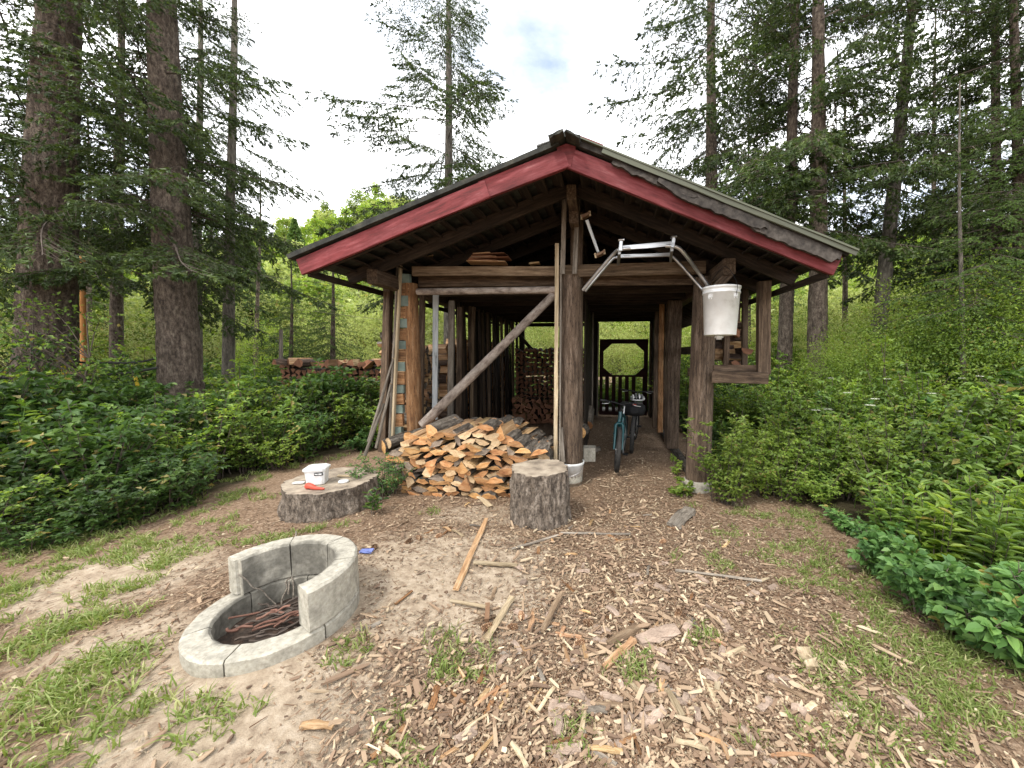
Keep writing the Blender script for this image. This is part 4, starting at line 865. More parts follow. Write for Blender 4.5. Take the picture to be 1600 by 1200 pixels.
# ------------------------------------------------------------------ fire ring
RC = Vector((-1.885, 1.87, 0)); RO, RI = .405, .285
ring = empty('fire_ring', RC, 'round fire ring of curved grey concrete blocks, its upper course open towards the camera', 'fire ring')
def block(a0, a1, z0, z1, seed, groove=True):
    n = 12; r = np.random.default_rng(seed); V = []
    secR = [(RI+.008, z0), (RO-.006, z0), (RO, z0+.008), (RO, z1-.012), (RO-.012, z1), (RI+.012, z1), (RI, z1-.012), (RI, z0+.008)]
    for i in range(n+1):
        a = a0+(a1-a0)*i/n
        for rr, zz in secR: V.append((rr*math.cos(a)+r.normal(0, .0012), rr*math.sin(a)+r.normal(0, .0012), zz+r.normal(0, .0012)))
    k = 8; Q = [[i*k+j, i*k+(j+1) % k, (i+1)*k+(j+1) % k, (i+1)*k+j] for i in range(n) for j in range(k)]; V = np.array(V); bl = [(V, np.array(Q)[:, ::-1], 0)]
    # end faces with a moulded tongue
    for e, s in ((0, -1), (n, 1)):
        ringv = V[e*k:(e+1)*k]; bl.append((ringv, (np.arange(k) if s < 0 else np.arange(k)[::-1]).reshape(1, -1), 0))
        a = (a0 if s < 0 else a1); cen = np.array([(RI+RO)/2*math.cos(a), (RI+RO)/2*math.sin(a)]); td = np.array([-math.sin(a), math.cos(a)])*s; rd = np.array([math.cos(a), math.sin(a)])
        if s > 0 and groove:
            VV = []
            for zz in (z0+.006, z1-.008):
                for rr, tt in ((-.03, 0), (-.022, .012), (0, .016), (.022, .012), (.03, 0)): c = cen+rd*rr+td*tt; VV.append((c[0], c[1], zz))
            bl.append((np.array(VV), np.array([[i, i+1, 6+i, 5+i] for i in range(4)]), 0)); bl.append((np.array(VV), np.array([[5, 6, 7, 8, 9]]), 0))
    o = obj('block', mesh_of('block', bl, [M['fire_block']], False), ring, loc=(RC.x, RC.y, 0))
    return o
az = math.radians
h1, h2 = .245, .475; gap = az(1.2)
# find where the upper course stops from its two visible ends
e1 = G(345, 868, h2)-RC; e2 = G(478, 925, h2)-RC; A1 = math.atan2(e1.y, e1.x) % (2*math.pi); A2 = math.atan2(e2.y, e2.x)
while A2 > A1: A2 -= 2*math.pi
st = A2; span = A1-A2
for k in range(4): block(st+span*k/4+gap/2, st+span*(k+1)/4-gap/2, h1+.003, h2, 50+k)
for k in range(6): block(A2-.85+k*math.pi/3+gap/2, A2-.85+(k+1)*math.pi/3-gap/2, -.05, h1, 70+k)
def ash():
    n, m = 24, 10; V = [(0, 0, .12)]
    for i in range(1, m+1):
        for j in range(n): r_ = RI*1.02*i/m; a = 2*math.pi*j/n; V.append((r_*math.cos(a), r_*math.sin(a), .11))
    V = np.array(V); V[:, 2] += (fbm(np.column_stack([V[:, 0]*12, V[:, 1]*12, V[:, 0]*0]), 3, 2)-.4)*.06
    T = [[0, 1+j, 1+(j+1) % n] for j in range(n)]; Q = [[1+i*n+j, 1+(i+1)*n+j, 1+(i+1)*n+(j+1) % n, 1+i*n+(j+1) % n] for i in range(m-1) for j in range(n)]
    o = obj('ash_bed', mesh_of('ash_bed', [(V, np.array(T), 0), (V, np.array(Q), 0)], [surf('ash', [(.015, .012, .01), (.045, .032, .024), (.13, .075, .045)], (1, 1, 1), 22, bump=1, bdist=.02)], True), loc=(RC.x, RC.y, 0)); tag(o, 'dark ash and needle litter filling the bottom of the fire ring', 'ash', kind='stuff')
ash()
def twig_pts(a, b, sag=.02, k=5):
    a, b = Vector(a), Vector(b); return smooth_path([a]+[a.lerp(b, i/k)+Vector((R.gauss(0, sag), R.gauss(0, sag), R.gauss(0, sag))) for i in range(1, k)]+[b], 3)
mred = surf('red_twig', [(.08, .035, .025), (.17, .085, .06), (.27, .17, .12)], (2, 2, 2), 5, bump=.2)
for i in range(34):
    a = R.uniform(0, 6.28); r_ = R.uniform(0, .2); th = .55+R.gauss(0, .35); l_ = R.uniform(.12, .26); c = Vector((RC.x+r_*math.cos(a), RC.y+r_*math.sin(a), .15+R.random()*.06)); d = Vector((math.cos(th), math.sin(th), R.gauss(0, .12)))*l_*.5
    for _ in range(8):
        far_ = max(((c+d)-RC).xy.length, ((c-d)-RC).xy.length)
        if far_ > .27: d *= .85; c = c.lerp(Vector((RC.x, RC.y, c.z)), .25)
    o = tube('dead_twig', twig_pts(c-d, c+d, .006), [.006]*1 if 0 else .0045+.003*R.random(), mred if R.random() < .4 else M['twig'], None, 5); tag(o, 'reddish dead twig lying in the fire ring', 'twig', 'twigs lying in the fire ring')
for a, b, z0, z1, rr, lb in (((463, 830), (460, 900), .5, .16, .006, 'thin upright twig standing in the fire ring against the back blocks'), ((447, 848), (470, 912), .47, .12, .005, 'pale bent twig leaning on the back rim of the fire ring'), ((372, 897), (430, 940), .4, .12, .0045, 'thin pale twig slanting from the left upper block into the fire ring'), ((458, 880), (440, 948), .3, .1, .006, 'grey twig leaning steeply in the middle of the fire ring')):
    A = G(*a, z0); B = G(*b, z1); B = RC.lerp(B, min(1, .25/max(.01, (B-RC).xy.length))); B.z = z1
    ln = (A-RC).xy.length; A2_ = RC.lerp(A, min(1, .33/max(.01, ln))) if z0 < h2 else A; A2_.z = z0
    o = tube('standing_twig', twig_pts(A2_, B, .008), rr*.9, M['grey_wood'], None, 5); tag(o, lb, 'twig')
# blue scrap, hatchet, offcuts
q = G(572, 866); o = plank('blue_scrap', (q.x-.04, q.y, gz(q.x, q.y)+.02), (q.x+.05, q.y+.01, gz(q.x, q.y)+.02), .045, .012, M['blue_plastic'], jit=.004); tag(o, 'small blue plastic scrap on the dirt right of the fire ring', 'scrap')
a, b = G(704, 946), G(762, 957); t = empty('hatchet', b, 'small hatchet with pale wooden handle lying on the wood chips', 'hatchet'); za = gz(a.x, a.y)+.03; zb_ = gz(b.x, b.y)+.035
log('handle', (a.x, a.y, za), (b.x, b.y, zb_), .010, .012, M['pale_wood'], M['pale_wood'], t, n=8, seg=6)
c = G(761, 975); hd = (Vector((c.x, c.y, zb_-.01))-Vector((b.x, b.y, zb_))); 
A = Vector((b.x, b.y, zb_))-hd*.25; Mx, Ln = frame(A, Vector((b.x, b.y, zb_))+hd*1.1); obj('head', mesh_of('head', prism_blocks([(-.014, -.012), (.014, -.012), (.014, .012), (-.014, .012)], Ln, 4, 0, 0, .001, 3, 1.0), [M['rust']]), t, Mx)
# ------------------------------------------------------------------ bicycles
def bike(loc, rz, lean, paint, label, steer=0.0, bag=False, basketless=True):
    t = empty('bicycle', loc, label, 'bicycle', 'bicycles parked in the aisle', rz); t['local'] = 1; t.rotation_euler = (lean, 0, rz)
    Rw, wb = .33, 1.03
    def wheel(x, parent, hub=True, ang=0):
        w = obj('tyre', mesh_of('tyre', [], []) if 0 else wheel_me('tyre'), parent); return w
    def wheel_me(which):
        if which == 'tyre':
            n, k = 56, 8; V = []; 
            for i in range(n):
                a = 2*math.pi*i/n
                for j in range(k):
                    b = 2*math.pi*j/k; rr = Rw-.025+(.026 if (i % 2 == 0 or abs(math.cos(b)) < .3) else .022)*math.cos(b); V.append((rr*math.cos(a), .032*math.sin(b), rr*math.sin(a)))
            Q = [[i*k+j, ((i+1) % n)*k+j, ((i+1) % n)*k+(j+1) % k, i*k+(j+1) % k] for i in range(n) for j in range(k)]; return mesh_of('tyre', [(np.array(V), np.array(Q), 0)], [M['rubber']], True)
        if which == 'rim':
            n = 40; sec = [(Rw-.048, -.011), (Rw-.066, -.011), (Rw-.070, 0), (Rw-.066, .011), (Rw-.048, .011)]; k = 5; V = [(r*math.cos(2*math.pi*i/n), y, r*math.sin(2*math.pi*i/n)) for i in range(n) for r, y in sec]
            Q = [[i*k+j, ((i+1) % n)*k+j, ((i+1) % n)*k+(j+1) % k, i*k+(j+1) % k] for i in range(n) for j in range(k)]; return mesh_of('rim', [(np.array(V), np.array(Q), 0)], [M['chrome']], True)
        A = []; B = []
        for i in range(28):
            a = 2*math.pi*i/28; A.append((.02*math.cos(a+1.2*(-1)**i), .03*(-1)**(i//2 % 2), .02*math.sin(a+1.2*(-1)**i))); B.append(((Rw-.066)*math.cos(a), 0, (Rw-.066)*math.sin(a)))
        v, f = rods(np.array(A), np.array(B), .0014, .0014); bl = [(v, f, 0)]+tube_blocks([(0, -.04, 0), (0, .04, 0)], .02, 10); return mesh_of('spokes', bl, [M['chrome']])
    def mkwheel(parent, x, z=Rw):
        w = link(bpy.data.objects.new('wheel', wheel_me('tyre'))); w.parent = parent; w.location = (x, 0, z); w['local'] = 1
        for nm in ('rim', 'spokes'):
            c = link(bpy.data.objects.new(nm, wheel_me(nm))); c.parent = w
        return w
    rear = mkwheel(t, -wb/2)
    # steering assembly turns as one: fork, front wheel and bar
    hx, hz = wb/2-.20, .82; 
    def T(name, pts, r, mat, par=t, n=8): return tube(name, pts, r, mat, par, n)
    bb = (-.06, 0, .28); st_ = (-.20, 0, .74); hd0 = (hx-.015, 0, .84); hd1 = (hx+.035, 0, .70)
    fr = []
    for a, b, r in ((bb, st_, .02), (bb, hd1, .026), ((-.185, 0, .70), hd0, .022), (hd0, hd1, .027)): fr += tube_blocks([a, b], r, 10)
    for s in (-1, 1):
        fr += tube_blocks([(bb[0], s*.03, bb[2]), (-wb/2, s*.055, Rw)], .009, 6); fr += tube_blocks([(st_[0]+.01, s*.02, .70), (-wb/2, s*.055, Rw)], .008, 6)
    obj('bike_frame', mesh_of('bike_frame', fr, [paint], True), t)
    fk = []; ax = wb/2+.0
    def rot(p): 
        p = Vector(p); o_ = Vector((hx, 0, 0)); p = p-o_; return Matrix.Rotation(steer, 4, 'Z') @ p+o_
    for s in (-1, 1): fk += tube_blocks([rot((hx+.04, s*.03, .68)), rot((hx+.055, s*.055, .66)), rot((ax, s*.058, Rw))], [.023, .023, .016], 8)
    fk += tube_blocks([rot((hx+.042, -.04, .68)), rot((hx+.042, .04, .68))], .02, 8)
    obj('fork', mesh_of('fork', fk, [paint], True), t)
    w = mkwheel(t, 0); w.location = rot((ax, 0, Rw)); w.rotation_euler = (0, 0, steer)
    tube('stem', [rot((hx-.02, 0, .84)), rot((hx-.03, 0, .93)), rot((hx+.05, 0, .97))], .014, M['black'], t)
    tube('handlebar', smooth_path([rot((hx, -.30, 1.0)), rot((hx+.03, -.12, .99)), rot((hx+.05, 0, .97)), rot((hx+.03, .12, .99)), rot((hx, .30, 1.0))], 4), .011, M['black'], t)
    for s in (-1, 1):
        tube('grip', [rot((hx+.005, s*.20, .995)), rot((hx, s*.31, 1.0))], .017, M['rubber'], t); tube('brake_lever', smooth_path([rot((hx+.02, s*.17, .99)), rot((hx+.07, s*.19, .97)), rot((hx+.06, s*.28, .96))], 3), .006, M['chrome'], t, 6)
    tube('brake_cable', smooth_path([rot((hx+.06, -.16, .98)), rot((hx+.16, -.05, .90)), rot((hx+.10, 0, .74)), rot((hx+.06, .02, .68))], 5), .003, M['black'], t, 5)
    tube('seat_post', [st_, (-.225, 0, .88)], .013, M['chrome'], t)
    sd_ = []
    prs = [(-.36, .012, .90), (-.33, .075, .905), (-.26, .08, .905), (-.18, .045, .90), (-.08, .022, .90), (-.05, .01, .895)]
    V = []; 
    for x, w_, z in prs:
        for j in range(8): a = 2*math.pi*j/8; V.append((x, w_*math.cos(a), z+.022*math.sin(a)))
    Q = [[i*8+j, (i+1)*8+j, (i+1)*8+(j+1) % 8, i*8+(j+1) % 8] for i in range(5) for j in range(8)]; V = np.array(V)
    obj('saddle', mesh_of('saddle', [(V, np.array(Q)[:, ::-1], 0), (V, np.arange(8).reshape(1, -1), 0), (V, (np.arange(8)+40)[::-1].reshape(1, -1), 0)], [M['black']], True), t)
    v = tube_blocks([(bb[0], -.045, bb[2]), (bb[0], .045, bb[2])], .022, 10)
    for s in (-1, 1): v += tube_blocks([(bb[0], s*.05, bb[2]), (bb[0]+s*.10, s*.06, bb[2]-s*.13)], .009, 6)
    v += lathe_like(bb)
    obj('crank', mesh_of('crank', v, [M['chrome']], True), t)
    for s in (-1, 1): plank('pedal', (bb[0]+s*.10-.04, s*.10, bb[2]-s*.13), (bb[0]+s*.10+.05, s*.10, bb[2]-s*.13), .08, .022, M['black'], t)
    tube('chain', [(bb[0], -.05, bb[2]+.08), (-wb/2, -.05, Rw+.035), (-wb/2-.035, -.05, Rw), (-wb/2, -.05, Rw-.035), (bb[0], -.05, bb[2]-.08)], .005, M['rust'], t, 4)
    if bag:
        # wide black seat bag under and behind the saddle
        V = []; secs = [(-.62, .06, .05), (-.58, .15, .10), (-.48, .19, .12), (-.36, .18, .11), (-.26, .10, .06)]
        for x, a_, b_ in secs:
            for j in range(14): q_ = 2*math.pi*j/14; V.append((x, a_*math.copysign(abs(math.cos(q_))**.7, math.cos(q_)), .76+b_*math.copysign(abs(math.sin(q_))**.7, math.sin(q_))))
        V = np.array(V); Q = [[i*14+j, (i+1)*14+j, (i+1)*14+(j+1) % 14, i*14+(j+1) % 14] for i in range(4) for j in range(14)]
        obj('seat_bag', mesh_of('seat_bag', [(V, np.array(Q)[:, ::-1], 0), (V, np.arange(14).reshape(1, -1), 0), (V, (np.arange(14)+56)[::-1].reshape(1, -1), 0)], [M['black']], True), t)
        plank('reflector', (-.63, -.03, .86), (-.63, .03, .86), .012, .03, M['red_plastic'], t)
    return t
def lathe_like(bb):
    V = []; n = 20
    for r in (.07, .09):
        for y in (-.052, -.046):
            for i in range(n): a = 2*math.pi*i/n; V.append((bb[0]+r*math.cos(a), y, bb[2]+r*math.sin(a)))
    Q = []
    for i in range(n): j = (i+1) % n; Q += [[i, j, 2*n+j, 2*n+i], [n+j, n+i, 3*n+i, 3*n+j], [2*n+i, 2*n+j, 3*n+j, 3*n+i]]
    return [(np.array(V), np.array(Q), 0)]
b1 = P(962, 742, 5.15); 
# teal bike: front wheel towards the camera
bike((b1.x+.06, b1.y+.66, gz(b1.x, b1.y+.6)+.0), math.radians(-99), math.radians(-4), M['teal'], 'teal mountain bike standing in the aisle with its front wheel towards the camera', steer=math.radians(9))
b2 = P(990, 690, 6.6)
bike((b2.x+.0, 6.85, 0.0), math.radians(84), math.radians(3), M['black'], 'black bicycle with a wide black seat bag parked behind the teal one', steer=math.radians(-6), bag=True)
# helmet resting on the black bike's saddle bag
def helmet():
    c = P(996, 623, 6.45); V = []; n, m = 24, 10
    t = empty('helmet', c, 'grey and white vented bicycle helmet resting on top of the black bike', 'helmet')
    for k in range(6):
        a0 = math.pi*(-.42+k*.168); pts = []
        for i in range(9): u = -1.15+2.3*i/8; pts.append(Vector((c.x+.105*math.sin(a0), c.y+.135*math.sin(u), c.z-.02+.10*math.cos(u)*math.cos(a0*.8))))
        tube('helmet_rib', pts, [.008]+[.016]*7+[.008], M['white_plastic'] if k % 2 else M['alu'], t, 8)
    ringp = [Vector((c.x+.108*math.cos(2*math.pi*i/20), c.y+.14*math.sin(2*math.pi*i/20), c.z-.01)) for i in range(21)]; tube('helmet_rim', ringp, .013, M['white_plastic'], t, 8)
    bl = lathe_blocks([(0, .085), (.05, .075), (.09, .035), (.1, -.01)], 20); obj('helmet_liner', mesh_of('helmet_liner', bl, [M['black']], True), t, loc=(c.x, c.y, c.z-.012))
helmet()
# white sheet lying outside the back door
o = plank('white_sheet', (-.2, 10.9, .1), (.75, 10.9, .1), .5, .03, M['white_plastic']); tag(o, 'white panel lying on the ground beyond the back door', 'panel')
# ------------------------------------------------------------------ foliage builders
def rnd(a, b, n): return rng.uniform(a, b, n)
def fir_branch(Ln, seed, dens=1.0, bare=.25, hang=.5):
    # one fir limb along +x: wood rods and needle sprays
    r = np.random.default_rng(seed); n = int(Ln/.055*dens)
    def ax(t): return np.stack([Ln*t, .03*Ln*(np.sin(t*4+seed)-np.sin(seed)), -.16*Ln*t**1.6+.05*Ln*np.maximum(0, t-.75)*3], -1)
    tt = np.linspace(0, 1, 12); A = ax(tt); W0 = [A[:-1]]; W1 = [A[1:]]; ra = [.010*(Ln/2)*(1-tt[:-1])+.003]; rb = [.010*(Ln/2)*(1-tt[1:])+.003]
    t = np.sort(r.uniform(bare, 1, n)); side = np.where(np.arange(n) % 2 == 0, 1, -1)
    l1 = .36*Ln*(1-t)**.7*r.uniform(.6, 1.1, n)+.10
    base = ax(t); ang = np.radians(r.uniform(38, 68, n)); d = np.stack([np.cos(ang), side*np.sin(ang), -hang*.5+r.normal(0, .14, n)], -1); d /= np.linalg.norm(d, axis=1, keepdims=True)
    end = base+d*l1[:, None]+np.array([0, 0, -1])*(l1**1.5*hang*.35)[:, None]
    W0.append(base); W1.append(end); ra.append(np.full(n, .004)); rb.append(np.full(n, .0015))
    # twiglets
    P0, D0, L0 = [], [], []
    for i in range(n):
        k = max(1, int(l1[i]/.055*dens)); s = (np.arange(k)+.6)/k; p = base[i]+(end[i]-base[i])*s[:, None]; dd = (end[i]-base[i])/l1[i]
        sd_ = np.where(np.arange(k) % 2 == 0, 1, -1)[:, None]; perp = np.cross(dd, [0, 0, 1.]); perp /= np.linalg.norm(perp)+1e-9
        q = dd*.75+perp*sd_*r.uniform(.4, .9, (k, 1))+np.array([0, 0, -hang])*r.uniform(.1, 1.1, (k, 1)); q /= np.linalg.norm(q, axis=1, keepdims=True)
        P0.append(p); D0.append(q); L0.append(r.uniform(.06, .14, k)*(1-.5*s)+.02)
        P0.append(end[i][None]-dd*.02); D0.append(dd[None]+np.array([[0, 0, -.2]])); L0.append(np.array([.09]))
    P0 = np.concatenate(P0); D0 = np.concatenate(D0); L0 = np.concatenate(L0); D0 /= np.linalg.norm(D0, axis=1, keepdims=True)
    W0.append(P0); W1.append(P0+D0*L0[:, None]); ra.append(np.full(len(P0), .0022)); rb.append(np.full(len(P0), .001))
    m = 11; s = (np.arange(m)+.3)/m; Pn = (P0[:, None]+D0[:, None]*L0[:, None, None]*s[None, :, None]).reshape(-1, 3); Dn = np.repeat(D0, m, 0)
    rv = r.normal(0, 1, Pn.shape); rv -= Dn*np.sum(rv*Dn, 1, keepdims=True); rv /= np.linalg.norm(rv, axis=1, keepdims=True); dn = Dn*.75+rv*.8
    var = np.repeat(np.clip(r.normal(.5, .22, len(P0)), 0, 1), m)
    nb = tris(Pn, dn, r.normal(0, 1, Pn.shape), r.uniform(.034, .06, len(Pn)), .021, var)
    wb = rods(np.concatenate(W0), np.concatenate(W1), np.concatenate(ra), np.concatenate(rb))
    return wb, nb
def place_arr(V, Mx): 
    A = np.array(Mx); return V@A[:3, :3].T+A[:3, 3]
BR = [fir_branch(2.0, 1, .85, .2), fir_branch(1.7, 2, .85, .12, .8), fir_branch(2.4, 3, .7, .25, .7)]
BRS = [fir_branch(1.6, 5, .6, .08, .6), fir_branch(2.0, 6, .5, .1, .6)]
DEAD = fir_branch(1.5, 8, .5, .2, .4)[0]
def crown_mesh(name, z0, z1, n, Lmax, seed, brs, mat, top=1.0, dead=0, dz=(1, 3)):
    r = np.random.default_rng(seed); bl = []
    for i in range(n):
        u = (i+r.random())/n; z = z0+(z1-z0)*u; az_ = i*2.39996+r.normal(0, .4); Lb = Lmax*(1-u*top)**.75*r.uniform(.7, 1.1)+.25
        wb, nb = brs[int(r.integers(len(brs)))]; base = 2.0; s = Lb/base
        pit = math.radians(12-30*u*top+r.normal(0, 6)); Mx = Matrix.Translation((0, 0, z)) @ Matrix.Rotation(az_, 4, 'Z') @ Matrix.Rotation(pit, 4, 'Y') @ Matrix.Rotation(r.normal(0, .2), 4, 'X') @ Matrix.Diagonal((s, s, s, 1))
        bl.append((place_arr(wb[0], Mx), wb[1], 1)); bl.append((place_arr(nb[0], Mx), nb[1], 0, nb[2]))
    for i in range(dead):
        z = r.uniform(*dz); Mx = Matrix.Translation((0, 0, z)) @ Matrix.Rotation(r.uniform(0, 6.3), 4, 'Z') @ Matrix.Rotation(math.radians(r.uniform(0, 30)), 4, 'Y') @ Matrix.Diagonal((*([r.uniform(.5, 1.1)]*3), 1))
        bl.append((place_arr(DEAD[0], Mx), DEAD[1], 1))
    return mesh_of(name, bl, [mat, M['twig']])
CR = [crown_mesh('crown', 2.9, 13, 44, 2.9, 11, BR, M['needle'], 1, 0, (2.2, 4)),
      crown_mesh('crown', 2.3, 12, 50, 2.4, 12, BR, M['needle'], 1, 0, (2, 3.5)),
      crown_mesh('crown', .6, 8.5, 64, 2.2, 13, BRS, M['needle2'], 1),
      crown_mesh('crown', .25, 3.0, 40, .8, 14, BRS, M['needle2'], 1)]
def lean_log(name, pts, r0, r1, mat, parent, n=28, seg=60, rough=.09, seed=1, flare=.0, vs=1.6):
    # a trunk following a gentle curve, bark in raised plates
    pts = smooth_path(pts, 8); k = len(pts); cum = [0]
    for a, b in zip(pts, pts[1:]): cum.append(cum[-1]+(b-a).length)
    Ltot = cum[-1]; V = []; px_ = np.interp(np.linspace(0, Ltot, seg+1), cum, [p.x for p in pts]); py_ = np.interp(np.linspace(0, Ltot, seg+1), cum, [p.y for p in pts]); pz_ = np.interp(np.linspace(0, Ltot, seg+1), cum, [p.z for p in pts])
    a = np.arange(n)/n*2*math.pi; U, A = np.meshgrid(np.linspace(0, 1, seg+1), a, indexing='ij'); c, s = np.cos(A), np.sin(A)
    rad = (r0+(r1-r0)*U)+flare*np.exp(-U*Ltot/.3)
    q = np.stack([c.ravel()*r0*16+seed*5, s.ravel()*r0*16, U.ravel()*Ltot*vs*1.6], 1); rd = np.abs(fbm(q, 4, seed)-.47)*2; rd = np.clip(rd/.28, 0, 1)
    rad = rad*(1+rough*(rd.reshape(rad.shape)-.6))
    V = np.stack([px_[:, None]+rad*c, py_[:, None]+rad*s, pz_[:, None]+0*rad], -1).reshape(-1, 3)
    i, j = np.meshgrid(np.arange(seg), np.arange(n), indexing='ij'); i = i.ravel(); j = j.ravel(); j2 = (j+1) % n
    Q = np.stack([i*n+j, i*n+j2, (i+1)*n+j2, (i+1)*n+j], 1); o = mesh_of(name, [(V-np.array([parent.location]), Q, 0)], [M[mat]], True)
    ob = link(bpy.data.objects.new(name, o)); ob.parent = parent; return ob
def conifer(px0, Y, px1, h, r0, label, crown, sc=1.0, mat='trunk', zrot=0, seg=60, n=28, group=None, flare=.06, cz=0, double=True, rough=.09):
    # base seen at px0 (depth Y); leans so that it passes px1 at the top of the picture
    b = P(px0, 553, Y); x, y = b.x, b.y; zt = 8.0; tpt = P(px1, 150, Y); dxdz = (tpt.x-x)/(tpt.z-1.7)
    x -= dxdz*1.7; z0 = gz(x, y)-.1
    t = empty('fir_tree', (x, y, z0), label, 'tree', group)
    lean_log('trunk', [(x, y, z0), (x+dxdz*h*.35, y, h*.35), (x+dxdz*h*.7, y+.05*h*.1, h*.7), (x+dxdz*h, y, h)], r0, r0*.18, mat, t, n, seg, rough, int(px0) % 97, flare)
    c = link(bpy.data.objects.new('crown', CR[crown])); c.parent = t; c.location = (0, 0, cz); c.rotation_euler = (0, math.atan(dxdz), zrot); c.scale = (sc, sc, sc)
    if double:
        c = link(bpy.data.objects.new('crown', CR[crown])); c.parent = t; c.location = (0, 0, cz+.35*sc); c.rotation_euler = (0, math.atan(dxdz), zrot+1.9); c.scale = (sc*1.12, sc*1.12, sc*.94)
    return t
conifer(72, 5.6, 85, 15, .38, 'largest fir at the far left with a very thick furrowed trunk', 0, 1.0, zrot=.6, seg=170, n=90, flare=.08, cz=.9)
conifer(281, 6.4, 257, 15, .335, 'thick straight fir with furrowed bark, right of the largest one, ropes tied to it', 1, 1.0, zrot=2.0, seg=170, n=90, flare=.07, cz=1.2)
conifer(308, 9.5, 309, 14, .13, 'slender grey fir trunk directly behind the second thick fir', 1, .9, 'trunk_grey', 1.0, cz=2.2, double=False)
conifer(182, 9.0, 184, 14, .15, 'dark narrow fir standing between the two thick left trunks', 1, .95, 'trunk', 4.0, cz=1.8, double=False)
conifer(357, 8.4, 361, 13, .14, 'thin fir with drooping green boughs left of the outdoor firewood row', 1, .95, 'trunk_grey', 5.1, cz=1.7, double=False)
conifer(702, 13.0, 700, 17, .22, 'lone fir with a grey trunk rising behind the left slope of the shed roof', 0, 1.25, 'trunk_grey', .3, cz=1.2)
conifer(1112, 12.5, 1112, 17, .27, 'fir rising behind the right slope of the shed roof near the ridge', 0, 1.3, 'trunk', 2.4, cz=2.0)
conifer(1226, 10.5, 1240, 16, .20, 'dark fir trunk just beyond the right eave, left of its thicker neighbour', 1, 1.2, 'trunk', 3.4, cz=2.0)
conifer(1277, 9.8, 1280, 16, .24, 'straight thick fir right of the shed eave', 0, 1.1, 'trunk', 1.1, cz=2.2, double=False)
conifer(1368, 10.5, 1413, 16, .20, 'leaning fir whose pale trunk tilts to the right beyond the eave', 1, 1.15, 'trunk_grey', 5.5, cz=2.2, double=False)
conifer(1553, 10.0, 1558, 15, .13, 'dark bushy fir near the right edge, left trunk of its pair', 1, 1.15, 'trunk', 2.2, cz=1.4)
conifer(1594, 9.4, 1590, 15, .13, 'dark bushy fir at the very right edge of the view', 1, 1.2, 'trunk', 4.9, cz=1.4)
conifer(1504, 7.6, 1500, 6.5, .055, 'young slender fir sapling with a bare pale stem among the right shrubs', 3, 1.5, 'trunk_grey', 1.9, cz=1.7, seg=30, n=12)
conifer(455, 11.5, 455, 4.7, .09, 'mid sized fir standing alone behind the outdoor firewood row', 2, .55, 'trunk', .7, cz=.2, seg=30, n=12)
conifer(520, 12.5, 520, 5.3, .12, 'full light green fir behind the outdoor firewood row beside the shed', 2, .62, 'trunk', 2.9, cz=.1, seg=30, n=12)
conifer(-60, 8.5, -60, 15, .25, 'fir outside the left edge whose boughs reach into the view', 1, 1.1, 'trunk', .5, cz=1.2, double=False)
conifer(1720, 8.0, 1700, 15, .2, 'fir outside the right edge whose boughs reach into the view', 1, 1.15, 'trunk', 3.1, cz=1.6, double=False)
for i, (px, Y, s, cz) in enumerate([(140, 14, .85, 3.2), (400, 17, .75, 3.4), (1170, 18, 1.0, 4), (1320, 15, .85, 3), (1460, 14, .9, 3), (1520, 17, 1.1, 3.2), (330, 22, .9, 4)]):
    conifer(px, Y, px+R.uniform(-15, 15), 14*s, .12, ['background fir with a thin trunk seen between the two thickest left trunks', 'background fir behind the left hillside gap beside the shed roof', 'background fir behind the right roof slope', 'background fir right of the shed eave behind the straight thick fir', 'background fir behind the slender sapling on the right', 'background fir behind the dark pair at the right edge', 'far thin fir standing behind the second thick left trunk'][i], [2, 1][i % 2], s, 'trunk', R.uniform(0, 6), 24, 10, 'background firs beyond the near trees', cz=cz, double=False)
# dead lichen twigs and a few big sprays hanging into the upper left, from the near firs
def spray(px, py, Y, az_, pit, s, b=0, label=''):
    pass

